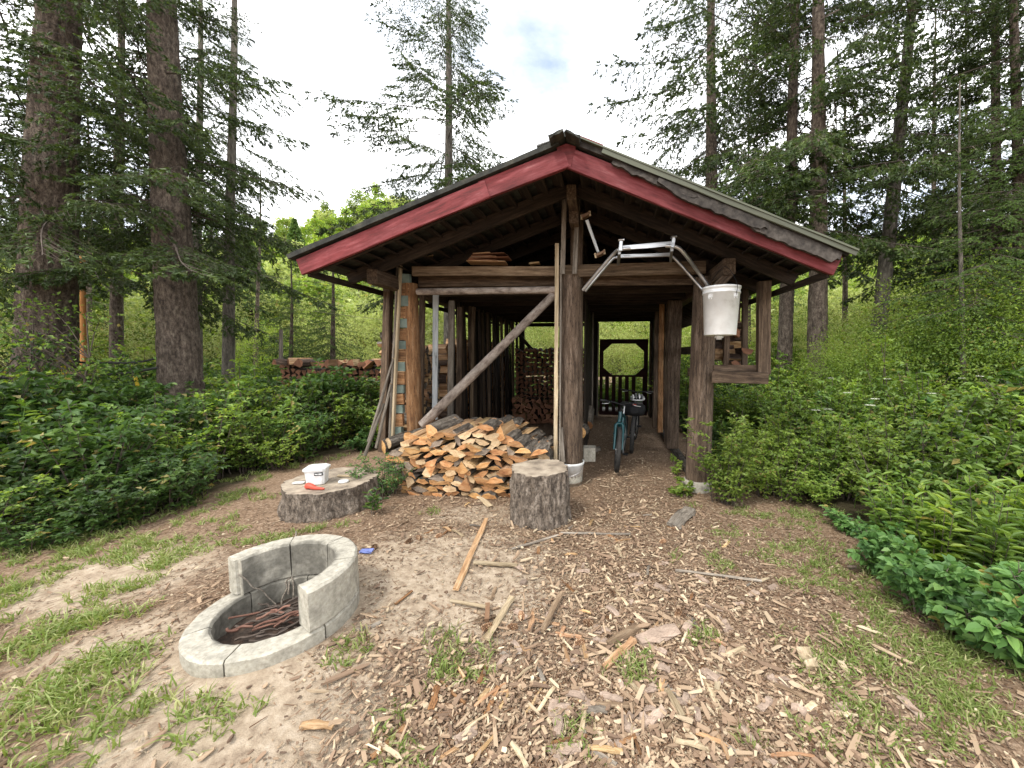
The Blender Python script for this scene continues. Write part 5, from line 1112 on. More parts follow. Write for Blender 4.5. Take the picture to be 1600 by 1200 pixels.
def split2(V, Fq, va, v, f, mats, name, parts=('foliage', 'stems')):
    return (mesh_of(parts[0], [(V, Fq, 0, va)], mats), mesh_of(parts[1], [(v, f, 0)], [M['twig']]))
def leaf_tree(name, seed, H, Rc, nclus, per, lsz, mat, zc=.62, stems=1, el=1.0):
    r = np.random.default_rng(seed); bl = []
    W0, W1, ra, rb = [], [], [], []
    cen = np.array([0, 0, H*zc]); C_ = []
    while len(C_) < nclus:
        p = r.uniform(-1, 1, 3); d = np.linalg.norm(p)
        if d > 1 or d < .35 or (r.random() > .35+.65*d): continue
        q = p*np.array([Rc, Rc, H*(1-zc)*el]); q = q*(.85+.35*vnoise(np.array([p*2+seed]), seed)[0]); C_.append(cen+q)
    C_ = np.array(C_)
    for s in range(stems):
        a = 2*math.pi*s/max(1, stems)+.5; foot = np.array([.12*math.cos(a)*(stems > 1), .12*math.sin(a)*(stems > 1), 0]); tip = np.array([Rc*.45*math.cos(a)*(stems > 1), Rc*.45*math.sin(a)*(stems > 1), H*.9]); k = 7
        pp = [foot+(tip-foot)*(i/k)+r.normal(0, .02*H*.3, 3)*(i > 0) for i in range(k+1)]
        for i in range(k): W0.append(pp[i]); W1.append(pp[i+1]); ra.append(.018*H/stems**.5*(1-i/k)+.004); rb.append(.018*H/stems**.5*(1-(i+1)/k)+.004)
        mine = C_[s::stems]
        for c in mine:
            j = int(np.clip((c[2]-.25*H)/(.65*H)*k, 1, k-1)); b = pp[j-1] if c[2] > pp[j-1][2] else pp[max(1, j-2)]; m = (b+c)/2+np.array([0, 0, .03*H])
            W0 += [b, m]; W1 += [m, c]; ra += [.006*H**.5, .004*H**.5]; rb += [.004*H**.5, .0015*H**.5]
    v, f = rods(np.array(W0), np.array(W1), np.array(ra), np.array(rb)); bl.append((v, f, 1))
    n = nclus*per; sp = Rc*.115+lsz*.8; Pp = np.repeat(C_, per, 0)+r.normal(0, 1, (n, 3))*np.array([sp, sp, sp*.6])
    cv = np.repeat(r.normal(0, .18, nclus), per); out_ = Pp-cen; out_ /= np.linalg.norm(out_, axis=1, keepdims=True)+1e-6
    D = out_*.5+r.normal(0, .6, (n, 3))+np.array([0, 0, -.25]); N_ = np.array([0, 0, 1.])+out_*.5+r.normal(0, .45, (n, 3))
    V, Fq, va = leaves(Pp, D, N_, r.uniform(.7, 1.2, n)*lsz, r.uniform(.5, .75, n)*lsz, var=np.clip(r.normal(.5, .18, n)+cv, 0, 1))
    return split2(V, Fq, va, v, f, [mat], name, ('crown', 'trunk'))
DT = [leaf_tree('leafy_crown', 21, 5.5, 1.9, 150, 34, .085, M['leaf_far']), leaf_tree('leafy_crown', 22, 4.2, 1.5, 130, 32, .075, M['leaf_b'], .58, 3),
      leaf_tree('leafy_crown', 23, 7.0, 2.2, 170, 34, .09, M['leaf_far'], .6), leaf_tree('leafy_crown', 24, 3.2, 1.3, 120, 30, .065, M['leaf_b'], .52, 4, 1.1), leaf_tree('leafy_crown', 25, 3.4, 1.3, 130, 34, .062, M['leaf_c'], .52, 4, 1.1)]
def leafy(x, y, k, s, label, group, name='leafy_tree'):
    o = link(bpy.data.objects.new(name, None)); o.location = (x, y, gz(x, y)-.05)
    for me_, pn in zip(DT[k], ('crown', 'trunk')): c = link(bpy.data.objects.new(pn, me_)); c.parent = o; o.rotation_euler = (0, 0, R.uniform(0, 6.28)); o.scale = (s*R.uniform(.9, 1.1), s*R.uniform(.9, 1.1), s*R.uniform(.9, 1.15)); return tag(o, label, 'tree', group)
gL = 'leafy trees behind the clearing on the left'; lL = 'bright leafy tree among those beyond the firs on the left'
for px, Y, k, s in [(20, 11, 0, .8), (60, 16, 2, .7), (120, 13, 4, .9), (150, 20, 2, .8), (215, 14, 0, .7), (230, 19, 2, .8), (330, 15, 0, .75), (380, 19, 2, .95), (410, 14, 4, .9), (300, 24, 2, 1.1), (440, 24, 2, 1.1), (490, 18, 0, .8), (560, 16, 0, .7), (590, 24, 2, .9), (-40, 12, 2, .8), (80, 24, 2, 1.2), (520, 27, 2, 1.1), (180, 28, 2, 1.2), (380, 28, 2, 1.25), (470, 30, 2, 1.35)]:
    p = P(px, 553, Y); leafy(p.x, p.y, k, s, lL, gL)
gR = 'leafy trees behind the shrubs on the right'; lR = 'leafy tree in the green wall beyond the shrubs on the right'
for px, Y, k, s in [(1230, 12, 0, .55), (1255, 15, 1, .8), (1310, 9.0, 4, .62), (1340, 11, 0, .6), (1370, 13, 2, .55), (1405, 9.6, 3, .72), (1440, 12, 1, .85), (1475, 10, 3, .85), (1500, 13.5, 1, 1.0), (1535, 9.2, 1, .7), (1570, 11, 0, .75), (1610, 9, 1, .8), (1560, 15, 2, .8), (1640, 12, 2, .7), (1200, 17, 0, .8), (1345, 7.4, 4, .62), (1395, 8.0, 4, .8), (1445, 7.6, 3, .8), (1490, 8.2, 4, .95), (1540, 7.5, 4, .85), (1585, 8.0, 3, .95), (1630, 7.6, 4, 1.0), (1300, 8.0, 4, .5), (1440, 18, 2, .8), (1330, 20, 2, .9), (1290, 18, 0, .9), (1385, 16, 1, 1.1), (1700, 10, 1, 1.0)]:
    p = P(px, 553, Y); leafy(p.x, p.y, k, s, lR, gR)
gB = 'leafy trees seen through the shed'; lB = 'leafy tree seen through the back openings of the shed'
for px, Y, k, s in [(800, 14, 0, .55), (850, 17, 0, .8), (930, 14, 0, .6), (975, 18, 0, .85), (1010, 15, 0, .6), (890, 20, 2, .8), (760, 19, 2, .7), (1050, 13, 4, .9), (960, 13.6, 0, .5), (1090, 16, 0, .7), (700, 16, 0, .7), (820, 13, 3, .6)]:  # mostly the brightened leaf colour, so trees standing in shade look lit
    p = P(px, 553, Y); leafy(p.x, p.y, k, s, lB, gB)

# ------------------------------------------------------------------ undergrowth (one mass each side, scattered shrubs and herbs)
def shrub(name, seed, H, Rr, nst, per, lsz, mat, kind='quad', droop=.5, ratio=.62, parts=False):
    r = np.random.default_rng(seed); W0, W1, ra, rb, Pp, Dd, cv = [], [], [], [], [], [], []
    for s in range(nst):
        a = r.uniform(0, 6.28); f = np.array([math.cos(a), math.sin(a), 0])*Rr*.25*r.random(); t = np.array([math.cos(a)*Rr*r.uniform(.2, 1), math.sin(a)*Rr*r.uniform(.2, 1), H*r.uniform(.45, 1.05)]); k = 6
        pts = [f+(t-f)*np.array([(i/k)**1.2, (i/k)**1.2, (i/k)**.8]) for i in range(k+1)]; v_ = r.normal(0, .14)
        for i in range(k): W0.append(pts[i]); W1.append(pts[i+1]); ra.append(.006*(1-i/k)+.0015); rb.append(.006*(1-(i+1)/k)+.0015)
        for j in range(per):
            u = r.uniform(.06, 1)**.8; i = min(k-1, int(u*k)); b = pts[i]+(pts[i+1]-pts[i])*(u*k-i); d = np.array([*r.normal(0, 1, 2), r.uniform(-.1, .6)]); d /= np.linalg.norm(d); l_ = Rr*.32*r.uniform(.3, 1)*(1.15-u*.6)
            e = b+d*l_; W0.append(b); W1.append(e); ra.append(.002); rb.append(.001); q = 5
            for g in range(q): 
                w = (g+1)/q; Pp.append(b+(e-b)*w); x = np.cross(d, [0, 0, 1])*(1 if g % 2 else -1)*.9+d*.6+np.array([0, 0, -droop*r.random()]); Dd.append(x if g < q-1 else d); cv.append(v_)
    Pp, Dd = np.array(Pp), np.array(Dd); n = len(Pp); Dd = Dd+r.normal(0, .25, (n, 3))
    V, Fq, va = leaves(Pp, Dd, np.array([0, 0, 1.])+r.normal(0, .38, (n, 3)), lsz*r.uniform(.65, 1.2, n), lsz*ratio*r.uniform(.8, 1.15, n), kind=kind, var=np.clip(r.normal(.5, .2, n)+np.array(cv), 0, 1))
    w, f = rods(np.array(W0), np.array(W1), np.array(ra), np.array(rb))
    if parts: return split2(V, Fq, va, w, f, [mat], name)
    return mesh_of(name, [(V, Fq, 0, va), (w, f, 1)], [mat, M['twig']])
def broad_herb(name, seed, H, nst, lsz, mat, ratio=.38, parts=False):
    # upright stems with opposite pairs of long leaves
    r = np.random.default_rng(seed); Pp, Dd, Nn, Ls = [], [], [], []; W0, W1 = [], []
    for s in range(nst):
        a = r.uniform(0, 6.28); f = np.array([math.cos(a), math.sin(a), 0])*.12*r.random(); t = np.array([math.cos(a)*H*.4*r.random(), math.sin(a)*H*.4*r.random(), H*r.uniform(.6, 1.0)]); W0.append(f); W1.append(t); k = int(H*r.uniform(11, 15))
        for i in range(k):
            u = .15+.85*(i+1)/k; b = f+(t-f)*u; q = i*1.57+r.normal(0, .3); 
            for sgn in (0, math.pi):
                d = np.array([math.cos(q+sgn), math.sin(q+sgn), .45+.4*(u > .9)]); Pp.append(b); Dd.append(d); Nn.append(np.array([-math.cos(q+sgn)*.5, -math.sin(q+sgn)*.5, 1])); Ls.append(lsz*(1.15-.5*u)*r.uniform(.8, 1.15))
    Pp, Dd, Nn, Ls = map(np.array, (Pp, Dd, Nn, Ls)); n = len(Pp)
    V, Fq, va = leaves(Pp, Dd, Nn+r.normal(0, .15, Nn.shape), Ls, Ls*ratio, kind='hex', curl=.22, fold=.22)
    w, f = rods(np.array(W0), np.array(W1), .004, .002)
    if parts: return split2(V, Fq, va, w, f, [mat], name)
    return mesh_of(name, [(V, Fq, 0, va), (w, f, 2 if 0 else 1)], [mat, M['leaf_b']])
def src(name, me): return bpy.data.objects.new(name, me)
def scatter(name, pts, rot, scl, idx, sources, label, cat, kind='stuff'):
    me = bpy.data.meshes.new(name); me.from_pydata([tuple(p) for p in pts], [], [])
    for an, tp, v in (('rot', 'FLOAT_VECTOR', rot), ('scl', 'FLOAT_VECTOR', scl)):
        a = me.attributes.new(an, tp, 'POINT'); a.data.foreach_set('vector', np.asarray(v, np.float32).ravel())
    a = me.attributes.new('idx', 'INT', 'POINT'); a.data.foreach_set('value', np.asarray(idx, np.int32))
    o = link(bpy.data.objects.new(name, me)); ng = bpy.data.node_groups.new(name, 'GeometryNodeTree'); N = ng.nodes.new; l = ng.links.new
    ng.interface.new_socket('Geometry', in_out='INPUT', socket_type='NodeSocketGeometry'); ng.interface.new_socket('Geometry', in_out='OUTPUT', socket_type='NodeSocketGeometry')
    gi, go, ip, jg = N('NodeGroupInput'), N('NodeGroupOutput'), N('GeometryNodeInstanceOnPoints'), N('GeometryNodeJoinGeometry')
    for s in sources:
        oi = N('GeometryNodeObjectInfo'); oi.inputs['Object'].default_value = s; oi.inputs['As Instance'].default_value = False; g2 = N('GeometryNodeGeometryToInstance'); l(oi.outputs['Geometry'], g2.inputs[0]); l(g2.outputs[0], jg.inputs[0])
    def na(nm, tp): n = N('GeometryNodeInputNamedAttribute'); n.data_type = tp; n.inputs['Name'].default_value = nm; return n.outputs['Attribute']
    l(gi.outputs[0], ip.inputs['Points']); l(jg.outputs[0], ip.inputs['Instance']); ip.inputs['Pick Instance'].default_value = True
    l(na('idx', 'INT'), ip.inputs['Instance Index']); l(na('rot', 'FLOAT_VECTOR'), ip.inputs['Rotation']); l(na('scl', 'FLOAT_VECTOR'), ip.inputs['Scale']); l(ip.outputs[0], go.inputs[0])
    md = o.modifiers.new('scatter', 'NODES'); md.node_group = ng; return tag(o, label, cat, kind=kind)
SH = [src('shrub_source', shrub('shrub', 31, .9, .5, 13, 13, .068, M['leaf_a'])), src('shrub_source', shrub('shrub', 32, .75, .5, 13, 13, .058, M['leaf_a'], 'hex')), src('shrub_source', shrub('shrub', 33, .95, .5, 14, 13, .064, M['leaf_b'], droop=.8)),
      src('shrub_source', shrub('shrub', 34, .6, .45, 12, 12, .07, M['leaf_d'], 'hex')), src('shrub_source', shrub('shrub', 35, 1.05, .45, 14, 14, .05, M['leaf_c'])), src('herb_source', broad_herb('herb', 36, .7, 9, .12, M['leaf_b'])), src('shrub_source', shrub('shrub', 37, .45, .4, 11, 10, .07, M['leaf_d'], 'hex'))]
def fill(poly, n, hfun, wfun, name, label, bounds, seed, keep=None):
    r = np.random.default_rng(seed); x0, x1, y0, y1 = bounds; pts, rot, scl, idx = [], [], [], []; tries = 0
    X = r.uniform(x0, x1, n*8); Y = r.uniform(0, 1, n*8)**1.25*(y1-y0)+y0; D = poly_dist(X, Y, poly)
    z = gh(X, Y)
    for x, y, d, zz in zip(X, Y, D, z):
        if d < .12: continue
        if keep and not keep(x, y): continue
        vn = vnoise(np.array([[x*1.1, y*1.1, 3.]]), 8)[0]; v2 = vnoise(np.array([[x*.8+9, y*.8, 7.]]), 12)[0]; h = hfun(x, y, d)*((.62+.75*vn) if not (-7.3 < x < -3.3 and 5.5 < y < 8.3) else .84+.22*vn)
        if v2 < .13 and d > .8: continue
        w0 = wfun(x, y, d)*np.array([vnoise(np.array([[x*.9+q_*7.1, y*.9, q_*3.3]]), 20+q_)[0]**3+.02 for q_ in range(7)]); k = r.choice(7, p=w0/w0.sum()); pts.append((x, y, zz-.04)); rot.append((r.normal(0, .08), r.normal(0, .08), r.uniform(0, 6.28))); s = h*r.uniform(.8, 1.2); w_ = s*.75+.35; scl.append((w_, w_, s)); idx.append(k)
        if len(pts) >= n: break
    return scatter(name, pts, rot, scl, idx, SH[::-1], label, 'undergrowth')
# the join node hands the sources over in the reverse order of linking, so index 0..6 = SH[0..6]
def wl(x, y, d):
    bright = .5*math.exp(-((x+4.6)/1.1)**2-((y-7.2)/1.6)**2); w = np.array([.40*(1-bright), .3*(1-bright), .10+.2*bright, .06, .04+bright, .03, .07]); return w/w.sum()
def wr(x, y, d):
    near_ = math.exp(-max(0, d)/.5); w = np.array([.04, .04, .30, .16+.2*near_, .30, .12, .10+.35*near_*(y < 4)]); return w/w.sum()
def inview(x, y): return -2.0*y-2.6 < x < 1.45*y+2.2
fill(LEFT, 900, lambda x, y, d: (min(1.3, .62+.5*d)+.26*math.exp(-((x+5.4)/1.9)**2-((y-7.0)/.6)**2)) if y < 9 else 1.3, wl, 'undergrowth', 'dense dark green undergrowth filling the left bank below the firs', (-16, -3.2, 1.5, 15), 3, inview)
fill(RIGHT, 1100, lambda x, y, d: (.5+.32*min(d, 3)) if y < 9 else 1.5, wr, 'undergrowth', 'lighter mixed undergrowth and leafy plants covering the right side', (1.4, 15, 1.2, 14), 4, inview)
fill(BACK, 120, lambda x, y, d: .9, wr, 'undergrowth', 'green undergrowth behind the back door of the shed', (-3.2, 1.6, 10.9, 15), 5)

# hillside wood: one mass
def lump_tree(seed, H, Rc, n, lsz, mat, cone=False):
    r = np.random.default_rng(seed); 
    if cone:
        z = H*r.uniform(.05, 1, n); rad = Rc*(1-z/H)*r.uniform(.3, 1, n); a = r.uniform(0, 6.28, n); Pp = np.stack([rad*np.cos(a), rad*np.sin(a), z], 1); D = np.stack([np.cos(a), np.sin(a), np.full(n, -.5)], 1)
    else:
        c = r.normal(0, 1, (40, 3)); c /= np.linalg.norm(c, axis=1, keepdims=True); c = c*np.array([Rc*.7, Rc*.7, H*.36])*r.uniform(.6, 1.1, (40, 1))+np.array([0, 0, H*.55]); Pp = c[r.integers(0, 40, n)]+r.normal(0, Rc*.125, (n, 3)); D = r.normal(0, 1, (n, 3))
    V, Fq, va = leaves(Pp, D, np.array([0, 0, 1.])+r.normal(0, .6, (n, 3)), lsz*r.uniform(.6, 1.2, n), lsz*.8, var=np.clip(r.normal(.5, .25, n), 0, 1)); w, f = rods(np.array([[0, 0, 0.]]), np.array([[0, 0, H*.8]]), .15, .05)
    return mesh_of('wood_tree', [(V, Fq, 0, va), (w, f, 1)], [mat, M['twig']])
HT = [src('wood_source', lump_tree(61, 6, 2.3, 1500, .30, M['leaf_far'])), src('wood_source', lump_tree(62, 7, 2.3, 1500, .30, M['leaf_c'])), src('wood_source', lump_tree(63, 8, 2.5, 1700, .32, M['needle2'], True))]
r_ = np.random.default_rng(77); az_ = np.radians(r_.uniform(-72, 66, 1500)); rr_ = r_.uniform(28, 105, 1500); x_, y_ = rr_*np.sin(az_), rr_*np.cos(az_); z_ = np.where(rr_ < 34, -.3, hill_h(x_, y_))
k_ = r_.choice(3, 1500, p=[.62, .3, .08]); s_ = r_.uniform(.7, 1.25, 1500)
scatter('hillside_wood', np.stack([x_, y_, z_-.3], 1), np.stack([0*x_, 0*x_, r_.uniform(0, 6.28, 1500)], 1), np.stack([s_]*3, 1), k_, HT[::-1], 'yellow green broadleaf wood with scattered dark conifers covering the hillside', 'wood')

# ------------------------------------------------------------------ single plants one can point at
def plant(name, me, px, py, sc, label, rz=0, cat='shrub', Y=None):
    p = G(px, py) if Y is None else P(px, py, Y); o = link(bpy.data.objects.new(name, None)); pn_ = ('crown', 'trunk') if cat == 'tree' else ('foliage', 'stems')
    for me_, q_ in zip(me, pn_): c = link(bpy.data.objects.new(q_, me_)); c.parent = o
    o.location = (p.x, p.y, gz(p.x, p.y)-.02); o.rotation_euler = (0, 0, rz); o.scale = (sc if isinstance(sc, tuple) else (sc, sc, sc)); return tag(o, label, cat)
big = shrub('bush', 41, 1.25, .55, 26, 22, .055, M['leaf_c'], parts=True); b2_ = shrub('bush', 42, .5, .5, 20, 16, .034, M['leaf_d'], parts=True)
plant('bush', big, 1132, 788, (.95, .8, .85), 'full bright green bush hugging the right side of the right log post')
plant('bush', big, 1215, 762, (.9, .9, .75), 'lower bright green bush right of the one that hugs the right log post', 2.5)
plant('bush', b2_, 606, 772, (1.0, .8, 1.15), 'fine leaved bush between the low stump and the left end of the firewood heap', 1)
plant('bush', b2_, 648, 762, .6, 'small fine leaved bush against the left foot of the firewood heap', 2)
plant('seedling', shrub('seedling', 43, .22, .2, 7, 6, .06, M['leaf_c'], 'hex', parts=True), 1068, 775, 1.0, 'small bright green seedling on the path before the right log post', 0, 'plant')
plant('seedling', shrub('seedling', 44, .35, .15, 5, 6, .05, M['leaf_c'], parts=True), 1056, 742, 1.0, 'yellow green seedling left of the right log post', 0, 'plant')
plant('leafy_weed', broad_herb('weed', 45, .3, 7, .10, M['leaf_a'], .5, True), 592, 802, 1.0, 'dark leafy weed growing at the right side of the low stump', 0, 'plant')
h1_ = broad_herb('tall_herb', 46, .85, 16, .15, M['leaf_b'], .34, True); h2_ = broad_herb('tall_herb', 47, .75, 14, .15, M['leaf_c'], .36, True)
for i, (px, py, s, lb) in enumerate([(1400, 880, .85, 'leftmost tall herb with long pale leaves at the edge of the right undergrowth'), (1465, 905, .95, 'tall herb with long pale leaves in the middle of the right foreground'), (1530, 925, 1.0, 'bushy tall herb with long leaves near the right edge'), (1590, 900, 1.05, 'tall long leaved herb at the right border of the view')]):
    plant('tall_herb', [h1_, h2_][i % 2], px, py, s, lb, i*1.3, 'plant')
low = shrub('low_bush', 48, .5, .42, 18, 15, .072, M['leaf_d'], 'hex', ratio=.72, parts=True)
for i, (px, py, s, lb) in enumerate([(1395, 905, .8, 'round leaved low bush at the left tip of the right foreground bushes'), (1450, 960, .9, 'round leaved low bush below the tall herbs in the right foreground'), (1520, 1000, .95, 'round leaved low bush spilling onto the litter near the lower right corner'), (1590, 1035, 1.0, 'round leaved low bush in the lower right corner'), (1650, 1060, 1.0, 'round leaved low bush cut by the right edge')]):
    plant('low_bush', low, px, py, s, lb, i*1.1, 'shrub')
# leafy boughs in front of the largest trunk
plant('sapling', leaf_tree('sapling', 51, 2.6, .75, 46, 24, .065, M['leaf_b'], .68, 2), 95, 560, 1.0, 'leafy sapling standing in front of the largest left trunk', 0, 'tree', Y=4.9)
plant('sapling', leaf_tree('sapling', 52, 2.4, .6, 36, 22, .06, M['leaf_a'], .68, 2), 8, 560, 1.0, 'dark leafy sapling at the left border of the view', 0, 'tree', Y=4.6)
# white umbels over the right undergrowth
um = []
for i in range(12):
    px, Y = R.uniform(1210, 1590), R.uniform(4.2, 7.5); p = P(px, 553, Y); h = .75+.1*Y*R.uniform(.6, 1.1)
    base = np.array([[p.x, p.y, 0.]]); tip = base+np.array([[R.uniform(-.1, .1), R.uniform(-.1, .1), h]]); w, f = rods(base, tip, .004, .002)
    n = 46; rr = .035*np.sqrt(rng.random(n)); aa = rnd(0, 6.28, n); Pp = tip+np.stack([rr*np.cos(aa), rr*np.sin(aa), .008*rng.random(n)], 1)
    V, Fq, va = leaves(Pp, np.stack([np.cos(aa), np.sin(aa), .1*np.ones(n)], 1), np.tile([0, 0, 1.], (n, 1)), .016, .014)
    c = np.array([p.x, p.y, 0]); o = obj('white_flower', mesh_of('white_flower', [(V-c, Fq, 0, va), (w-c, f, 1)], [M['umbel'], M['leaf_b']]), loc=(p.x, p.y, 0)); tag(o, 'flat white flower head on a thin stem above the right undergrowth', 'flower', 'white flower heads in the right undergrowth')

# ------------------------------------------------------------------ grass, chips, needles
def tufts(name, centres, label, mat='grass', blade=(.03, .11), seed=1, dens=1):
    r = np.random.default_rng(seed); bl = []
    for (px, py, n, sx, sy, hs) in centres:
        n = int(n*dens); m_ = max(2, n//9); cx0, cy0 = r.normal(0, sx, m_), r.normal(0, sy, m_); pk = r.integers(0, m_, n)
        c = G(px, py); x = c.x+cx0[pk]+r.normal(0, .045, n); y = c.y+cy0[pk]+r.normal(0, .045, n); k = 5
        X = np.repeat(x, k)+r.normal(0, .012, n*k); Y = np.repeat(y, k)+r.normal(0, .012, n*k); Z = gh(X, Y); N_ = n*k
        d = np.stack([r.normal(0, .5, N_), r.normal(0, .5, N_), np.full(N_, 1.)], 1); d /= np.linalg.norm(d, axis=1, keepdims=True); hh = r.uniform(*blade, N_)*hs
        P0 = np.stack([X, Y, Z], 1); P1 = P0+d*hh[:, None]*.55; d2 = d+np.array([0, 0, -.55])+np.stack([d[:, 0], d[:, 1], 0*X], 1)*.8; P2 = P1+d2*hh[:, None]*.5; s = np.cross(d, r.normal(0, 1, (N_, 3))); s /= np.linalg.norm(s, axis=1, keepdims=True); w = r.uniform(.0025, .005, N_)[:, None]
        V = np.stack([P0-s*w, P0+s*w, P1+s*w*.8, P1-s*w*.8, P2], 1).reshape(-1, 3); o_ = np.arange(N_)[:, None]*5; va = np.repeat(np.clip(r.normal(.5, .22, N_), 0, 1), 5)
        bl.append((V, o_+np.array([[0, 1, 2, 3]]), 0, va)); bl.append((V[:0], np.zeros((0, 3), int), 0)) if 0 else None
        T = np.stack([P1-s*w*.8, P1+s*w*.8, P2], 1).reshape(-1, 3); bl.append((T, np.arange(3*N_).reshape(-1, 3), 0, np.repeat(va[::5], 3)))
    return tag(obj(name, mesh_of(name, bl, [M[mat]])), label, 'grass', kind='stuff')
tufts('grass', [(20, 915, 260, .22, .16, 1.1), (110, 860, 340, .5, .12, 1), (230, 855, 260, .35, .12, 1), (330, 850, 320, .3, .16, 1), (270, 880, 90, .10, .06, 1.3), (200, 925, 120, .14, .07, 1.2), (120, 985, 170, .2, .07, 1.3), (45, 1010, 200, .2, .10, 1.2),
       (160, 1035, 150, .10, .04, 1.2), (20, 860, 300, .5, .15, 1.2), (390, 775, 160, .4, .15, 1), (30, 950, 90, .2, .1, 1), (100, 1100, 300, .25, .08, 1.2), (20, 1180, 260, .2, .08, 1.2), (300, 1130, 120, .2, .05, 1), (420, 740, 140, .5, .2, 1), (350, 775, 200, .5, .2, 1.1), (200, 810, 220, .6, .2, 1.2), (80, 850, 200, .5, .2, 1.2), (480, 725, 160, .5, .3, 1.1), (300, 800, 160, .5, .15, 1)], 'patchy light green grass on the dirt around and left of the fire ring', seed=1, dens=.5, blade=(.025, .09))
tufts('grass', [(550, 1020, 60, .05, .03, 1), (720, 1020, 110, .10, .05, 1), (700, 1035, 60, .06, .03, 1), (525, 825, 70, .10, .05, .9), (672, 800, 40, .06, .03, .8), (1105, 1000, 40, .02, .02, 1.2), (990, 1045, 90, .06, .03, 1.2), (1085, 870, 60, .10, .06, .9), (1120, 890, 30, .04, .03, 1.1), (1125, 830, 60, .1, .1, .7),
       (1250, 820, 420, .30, .22, .75), (1200, 850, 260, .25, .2, .7), (1290, 880, 420, .22, .22, .9), (1340, 930, 420, .2, .16, .9), (1400, 990, 420, .2, .14, .9), (1470, 1030, 360, .18, .1, .9), (1310, 1030, 300, .16, .08, .9), (1190, 800, 240, .3, .15, .7), (1500, 1110, 400, .2, .1, 1), (1350, 1150, 300, .3, .08, .9), (930, 1150, 60, .1, .05, .9), (600, 1160, 80, .1, .05, .9)], 'sparse low grass and weeds between the wood chips and the right bushes', seed=2, dens=.5, blade=(.025, .085))
def chips(name, n, reg, ls, ws, ts, label, mat, seed, cols=None, zoff=.004, tilt=.22, cat='litter'):
    r = np.random.default_rng(seed); X, Y = [], []
    for (cx_, cy_, sx, sy, fr) in reg: m = int(n*fr); X.append(r.normal(cx_, sx, m)); Y.append(r.normal(cy_, sy, m))
    X, Y = np.concatenate(X), np.concatenate(Y); 
    ok = (r.random(len(X)) > .9*np.clip(sand_mask(X, Y)*1.8-.5, 0, 1))&(Y > .75)&(np.hypot(X-RC.x, Y-RC.y) > .44)&(np.hypot(X+.665, Y-3.63) > .26)&(poly_dist(X, Y, RIGHT) < .5)&(poly_dist(X, Y, LEFT) < .3); X, Y = X[ok], Y[ok]; n = len(X)
    Z = gh(X, Y)+r.uniform(0, 1, n)**2*zoff*5+.006; th = r.uniform(0, 6.28, n); l_ = r.uniform(*ls, n)*r.choice([.5, 1, 1, 1.6], n); w_ = r.uniform(*ws, n); t_ = r.uniform(*ts, n)
    D = np.stack([np.cos(th), np.sin(th), r.normal(0, tilt, n)], 1); D /= np.linalg.norm(D, axis=1, keepdims=True); N_ = np.array([0, 0, 1.])+r.normal(0, tilt, (n, 3)); D, Yv, Zv = quat_frames(D, N_); C0 = np.stack([X, Y, Z+t_*.5], 1)
    sh = [(-.5, -.5), (-.2, -.55), (.42, -.4), (.5, .1), (.3, .5), (-.45, .42)]; vs = []
    for zz in (-.5, .5):
        for a, b in sh: jx = a*(1+r.normal(0, .15, n)); jy = b*(1+r.normal(0, .25, n)); vs.append(C0+D*(l_*jx)[:, None]+Yv*(w_*jy)[:, None]+Zv*(t_*zz)[:, None])
    V = np.stack(vs, 1).reshape(-1, 3); o_ = np.arange(n)[:, None]*12; va = np.repeat(np.clip(r.beta(1.2, 1.6, n), 0, 1), 12)
    top_ = o_+np.array([[6, 7, 8, 9, 10, 11]]); sides = (o_[:, None]+np.array([[i, (i+1) % 6, 6+(i+1) % 6, 6+i] for i in range(6)])[None]).reshape(-1, 4)
    return tag(obj(name, mesh_of(name, [(V, top_, 0, va), (np.zeros((0, 3)), np.zeros((0, 4), int), 0), (V, sides, 0, va)] if 0 else [(V, top_, 0, va), (V.copy(), sides, 0, va)], [M[mat]])), label, cat, kind='stuff')
REG = [(.1, 2.3, .75, .75, .34), (-.35, 1.4, .7, .35, .16), (.9, 1.6, .55, .45, .12), (.3, 4.2, .45, 1.0, .12), (-.6, 2.7, .5, .5, .10), (-1.4, 3.7, .5, .45, .04), (.4, 7.0, .4, 1.6, .07), (-2.4, 1.6, 1.3, .6, .03), (.0, 1.0, 1.0, .2, .06)]
chips('wood_chips', 7500, REG, (.012, .045), (.006, .018), (.002, .006), 'small wood chips and bark flakes strewn over the path', 'chips', 5)
chips('wood_chips', 1000, REG, (.05, .11), (.010, .024), (.004, .010), 'larger flat wood chips and splinters strewn over the path', 'chips', 6)
chips('needle_litter', 16000, REG[:8]+[(-1.8, 2.6, 1.9, 1.1, .45), (1.2, 3.2, .8, .9, .2)], (.02, .05), (.0015, .004), (.001, .002), 'reddish needles and fine twigs littering the ground', 'duff', 7, zoff=.002, tilt=.12)
chips('fine_litter', 40000, REG+[(-1.8, 2.4, 1.7, 1.0, .35), (1.3, 3.0, .8, 1.0, .3)], (.008, .026), (.004, .011), (.001, .003), 'fine crumbs of bark and wood covering the ground', 'chips', 17, zoff=.002)
chips('small_stones', 500, [(-.9, 1.8, .5, .4, .6), (-2, 2.8, 1, .6, .4)], (.01, .03), (.01, .022), (.006, .014), 'small pale pebbles and dirt clods in the sandy soil', 'chips', 8)
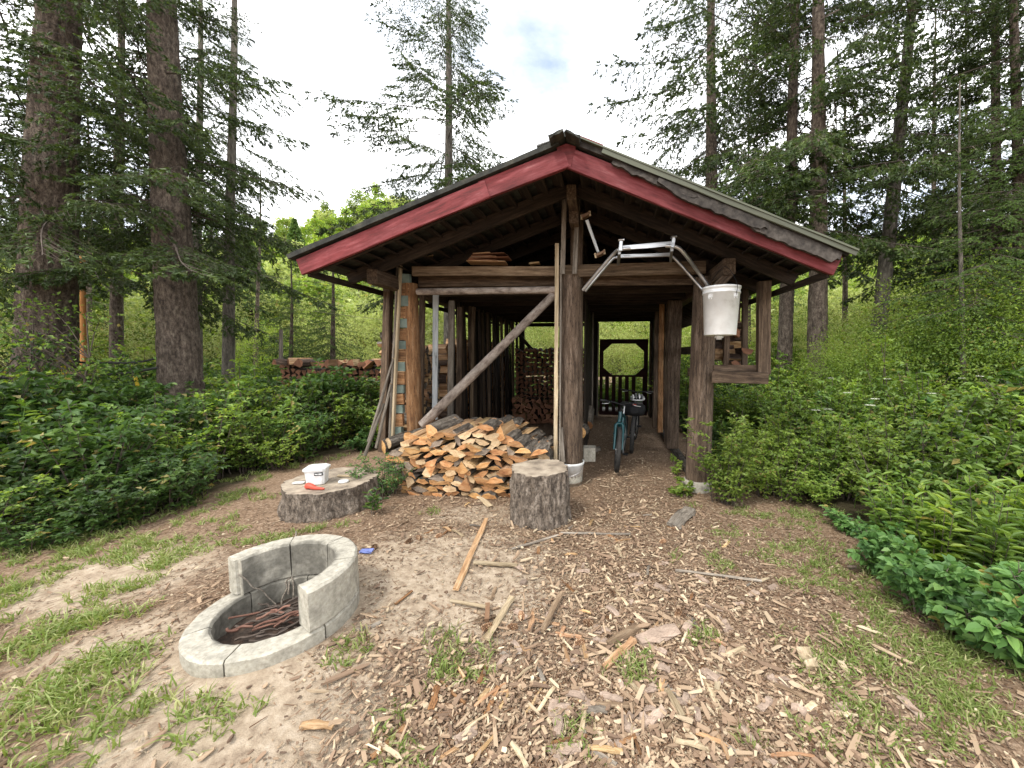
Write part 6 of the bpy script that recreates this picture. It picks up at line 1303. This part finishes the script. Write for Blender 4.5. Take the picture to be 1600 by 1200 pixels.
# larger splinters, bark slabs and sticks, each its own
def chunk(me_kind, px, py, ln, w, th, mat, label, group=None, name='wood_splinter', rz=None, seed=0):
    p = G(px, py); z = gz(p.x, p.y)+th*.6+.006; rz = R.uniform(0, math.pi) if rz is None else rz; d = Vector((math.cos(rz), math.sin(rz), R.gauss(0, .04)))*ln/2
    o = plank(name, (p.x-d.x, p.y-d.y, z-d.z), (p.x+d.x, p.y+d.y, z+d.z), w, th, M[mat], None, R.gauss(0, .12), 4, w*.09, .004, R.uniform(-.01, .012)); return tag(o, label, 'wood chip' if group else 'wood piece', group)
mt = ['pale_wood', 'split', 'split', 'grey_wood', 'log_post2', 'beam', 'pale_wood']
for i in range(150):
    px, py = (R.gauss(900, 190), R.uniform(850, 1190)) if i < 115 else (R.uniform(620, 1060), R.uniform(790, 860))
    p = G(px, py)
    if (p-RC).length < .55 or (sand_mask(np.array([p.x]), np.array([p.y]))[0] > .6 and i % 3) or (p-Vector((-.665, 3.63, 0))).length < .38: continue
    chunk(0, px, py, R.uniform(.08, .2), R.uniform(.010, .028), R.uniform(.006, .014), R.choice(mt), 'thin split wood splinter lying in the litter of the path', 'wood splinters on the path')
mred2 = surf('pink_bark', [(.15, .105, .08), (.31, .23, .175), (.47, .375, .30)], (3, 9, 9), 4, bump=.6, bdist=.006, rnd=.2, cracks=.3); M['pink_bark'] = mred2
for i in range(70):
    px, py = R.gauss(1010, 150), R.uniform(880, 1190); chunk(0, px, py, R.uniform(.05, .12), R.uniform(.022, .045), R.uniform(.008, .016), 'pink_bark', 'pinkish flake of bark lying in the litter of the path', 'bark flakes on the path', 'bark_flake')
def seg_chunk(a, b, w, th, mat, label, name='wood_piece'):
    A, B = G(*a), G(*b); A.z = gz(A.x, A.y)+th*.7+.012; B.z = gz(B.x, B.y)+th*.7+.012; o = plank(name, A, B, w, th, M[mat], None, .1, 5, w*.08, .006); tag(o, label, 'wood piece'); return o
seg_chunk((999, 1008), (1058, 990), .075, .022, 'pink_bark', 'large pinkish slab of bark in the lower middle of the path', 'bark_slab')
seg_chunk((848, 992), (878, 932), .035, .02, 'beam', 'long weathered splinter right of the hatchet pointing up and right')
seg_chunk((800, 940), (760, 1005), .04, .018, 'pale_wood', 'long pale splinter just below the hatchet')
seg_chunk((712, 928), (760, 815), .04, .02, 'split', 'longest brown lath lying on the sand left of the chopping block')
seg_chunk((740, 884), (808, 888), .035, .016, 'pale_wood', 'pale flat lath lying crosswise left of the chopping block')
seg_chunk((745, 775), (766, 795), .05, .018, 'pale_wood', 'yellow wood chip between the heap and the chopping block')
seg_chunk((1052, 826), (1078, 800), .13, .03, 'grey_wood', 'square piece of grey furrowed wood on the path before the right post', 'wood_slab')
seg_chunk((800, 862), (872, 840), .02, .016, 'grey_wood', 'long grey stick running along the foot of the chopping block', 'stick')
seg_chunk((876, 836), (985, 838), .02, .014, 'grey_wood', 'thin long stick right of the chopping block', 'stick')
seg_chunk((1255, 1020), (1270, 1050), .07, .02, 'pale_wood', 'pale curled bark strip at the lower right of the path', 'bark_strip')
seg_chunk((1055, 895), (1190, 912), .018, .014, 'grey_wood', 'long pale crooked stick crossing the right side of the path', 'stick')
seg_chunk((945, 1048), (990, 1005), .04, .02, 'split', 'broad splinter at the bottom centre of the path')
seg_chunk((950, 1012), (1000, 985), .045, .02, 'beam', 'brown splinter above the bark slab at the bottom centre')
# pine cones
cone_me = None
def cone_mesh():
    bl = []; n = 60; i = np.arange(n); u = i/n; a = i*2.4; r = .017*np.sin(np.pi*(u*.85+.12)); Pp = np.stack([(u-.5)*.06, r*.5*np.cos(a), r*.5*np.sin(a)], 1); D = np.stack([.5*np.ones(n), np.cos(a), np.sin(a)], 1)
    V, Fq, va = leaves(Pp, D, np.stack([-np.ones(n), np.cos(a), np.sin(a)], 1), .018, .014); return mesh_of('pine_cone', [(V, Fq, 0, va)]+lathe_blocks([(0, -.01), (.008, 0), (0, .01)], 6), [M['duff']])
cm = cone_mesh()
for px, py in [(585, 860), (685, 842), (655, 845), (800, 985), (815, 968), (920, 978), (640, 850), (760, 985), (1035, 850), (955, 930), (905, 1010), (1060, 962)]:
    p = G(px, py); o = link(bpy.data.objects.new('pine_cone', cm)); o.location = (p.x, p.y, gz(p.x, p.y)+.02); o.rotation_euler = (0, 0, R.uniform(0, 6)); tag(o, 'small brown cone lying on the dirt and chips', 'cone', 'cones on the ground')
# ------------------------------------------------------------------ ropes, rail, stakes and poles on the left
o = tube('black_rope', smooth_path([P(100, 556, 5.7), P(125, 566, 5.9), P(170, 567, 6.0), P(215, 566, 6.1), P(256, 557, 6.15)], 6), .018, M['rope'], None, 8); tag(o, 'upper black rope slung between the two thick left trunks', 'rope')
o = tube('black_rope', smooth_path([P(-10, 590, 5.0), P(60, 589, 5.3), P(130, 585, 5.6), P(190, 584, 5.9), P(256, 573, 6.15)], 6), .022, M['rope'], None, 8); tag(o, 'lower black rope running behind the plank between the left trunks', 'rope')
o = plank('hanging_plank', P(45, 577, 4.95), P(140, 584, 5.35), .09, .04, M['split']); tag(o, 'brown plank resting level in front of the largest left trunk', 'plank')
log('orange_pole', P(131, 620, 8.5), P(129, 400, 8.5), .06, .05, M['orange_wood'], M['end_grain'], n=12, seg=16); tag([o for o in S.collection.objects if o.name == 'orange_pole'][0], 'slim orange brown pole standing between the left trunks', 'pole')
o = plank('yellow_stake', P(219, 616, 6.6), P(211, 588, 6.6), .03, .05, M['yellow']); tag(o, 'bright yellow stake poking from the left bushes', 'stake')
o = plank('yellow_strap', P(101, 592, 5.1), P(99, 572, 5.1), .025, .05, M['yellow']); tag(o, 'short yellow strap tied round the brown plank', 'strap')
log('grey_stub', P(439, 565, 8.6), P(439, 515, 8.6), .045, .04, M['grey_wood'], M['end_grain'], n=10, seg=8); tag([o for o in S.collection.objects if o.name == 'grey_stub'][0], 'slim grey post standing behind the left bushes', 'post')
for i, (a, b, c, y0, y1) in enumerate([((405, 430), (480, 440), (640, 452), 12, 9), ((440, 480), (520, 490), (640, 505), 12, 9)]):
    o = tube('wire', smooth_path([P(*a, y0), P(*b, (y0+y1)/2), P(*c, y1)], 5), .006, M['grey_wood'], None, 4); tag(o, ['upper', 'lower'][i]+' thin wire crossing behind the left eave of the shed', 'wire')
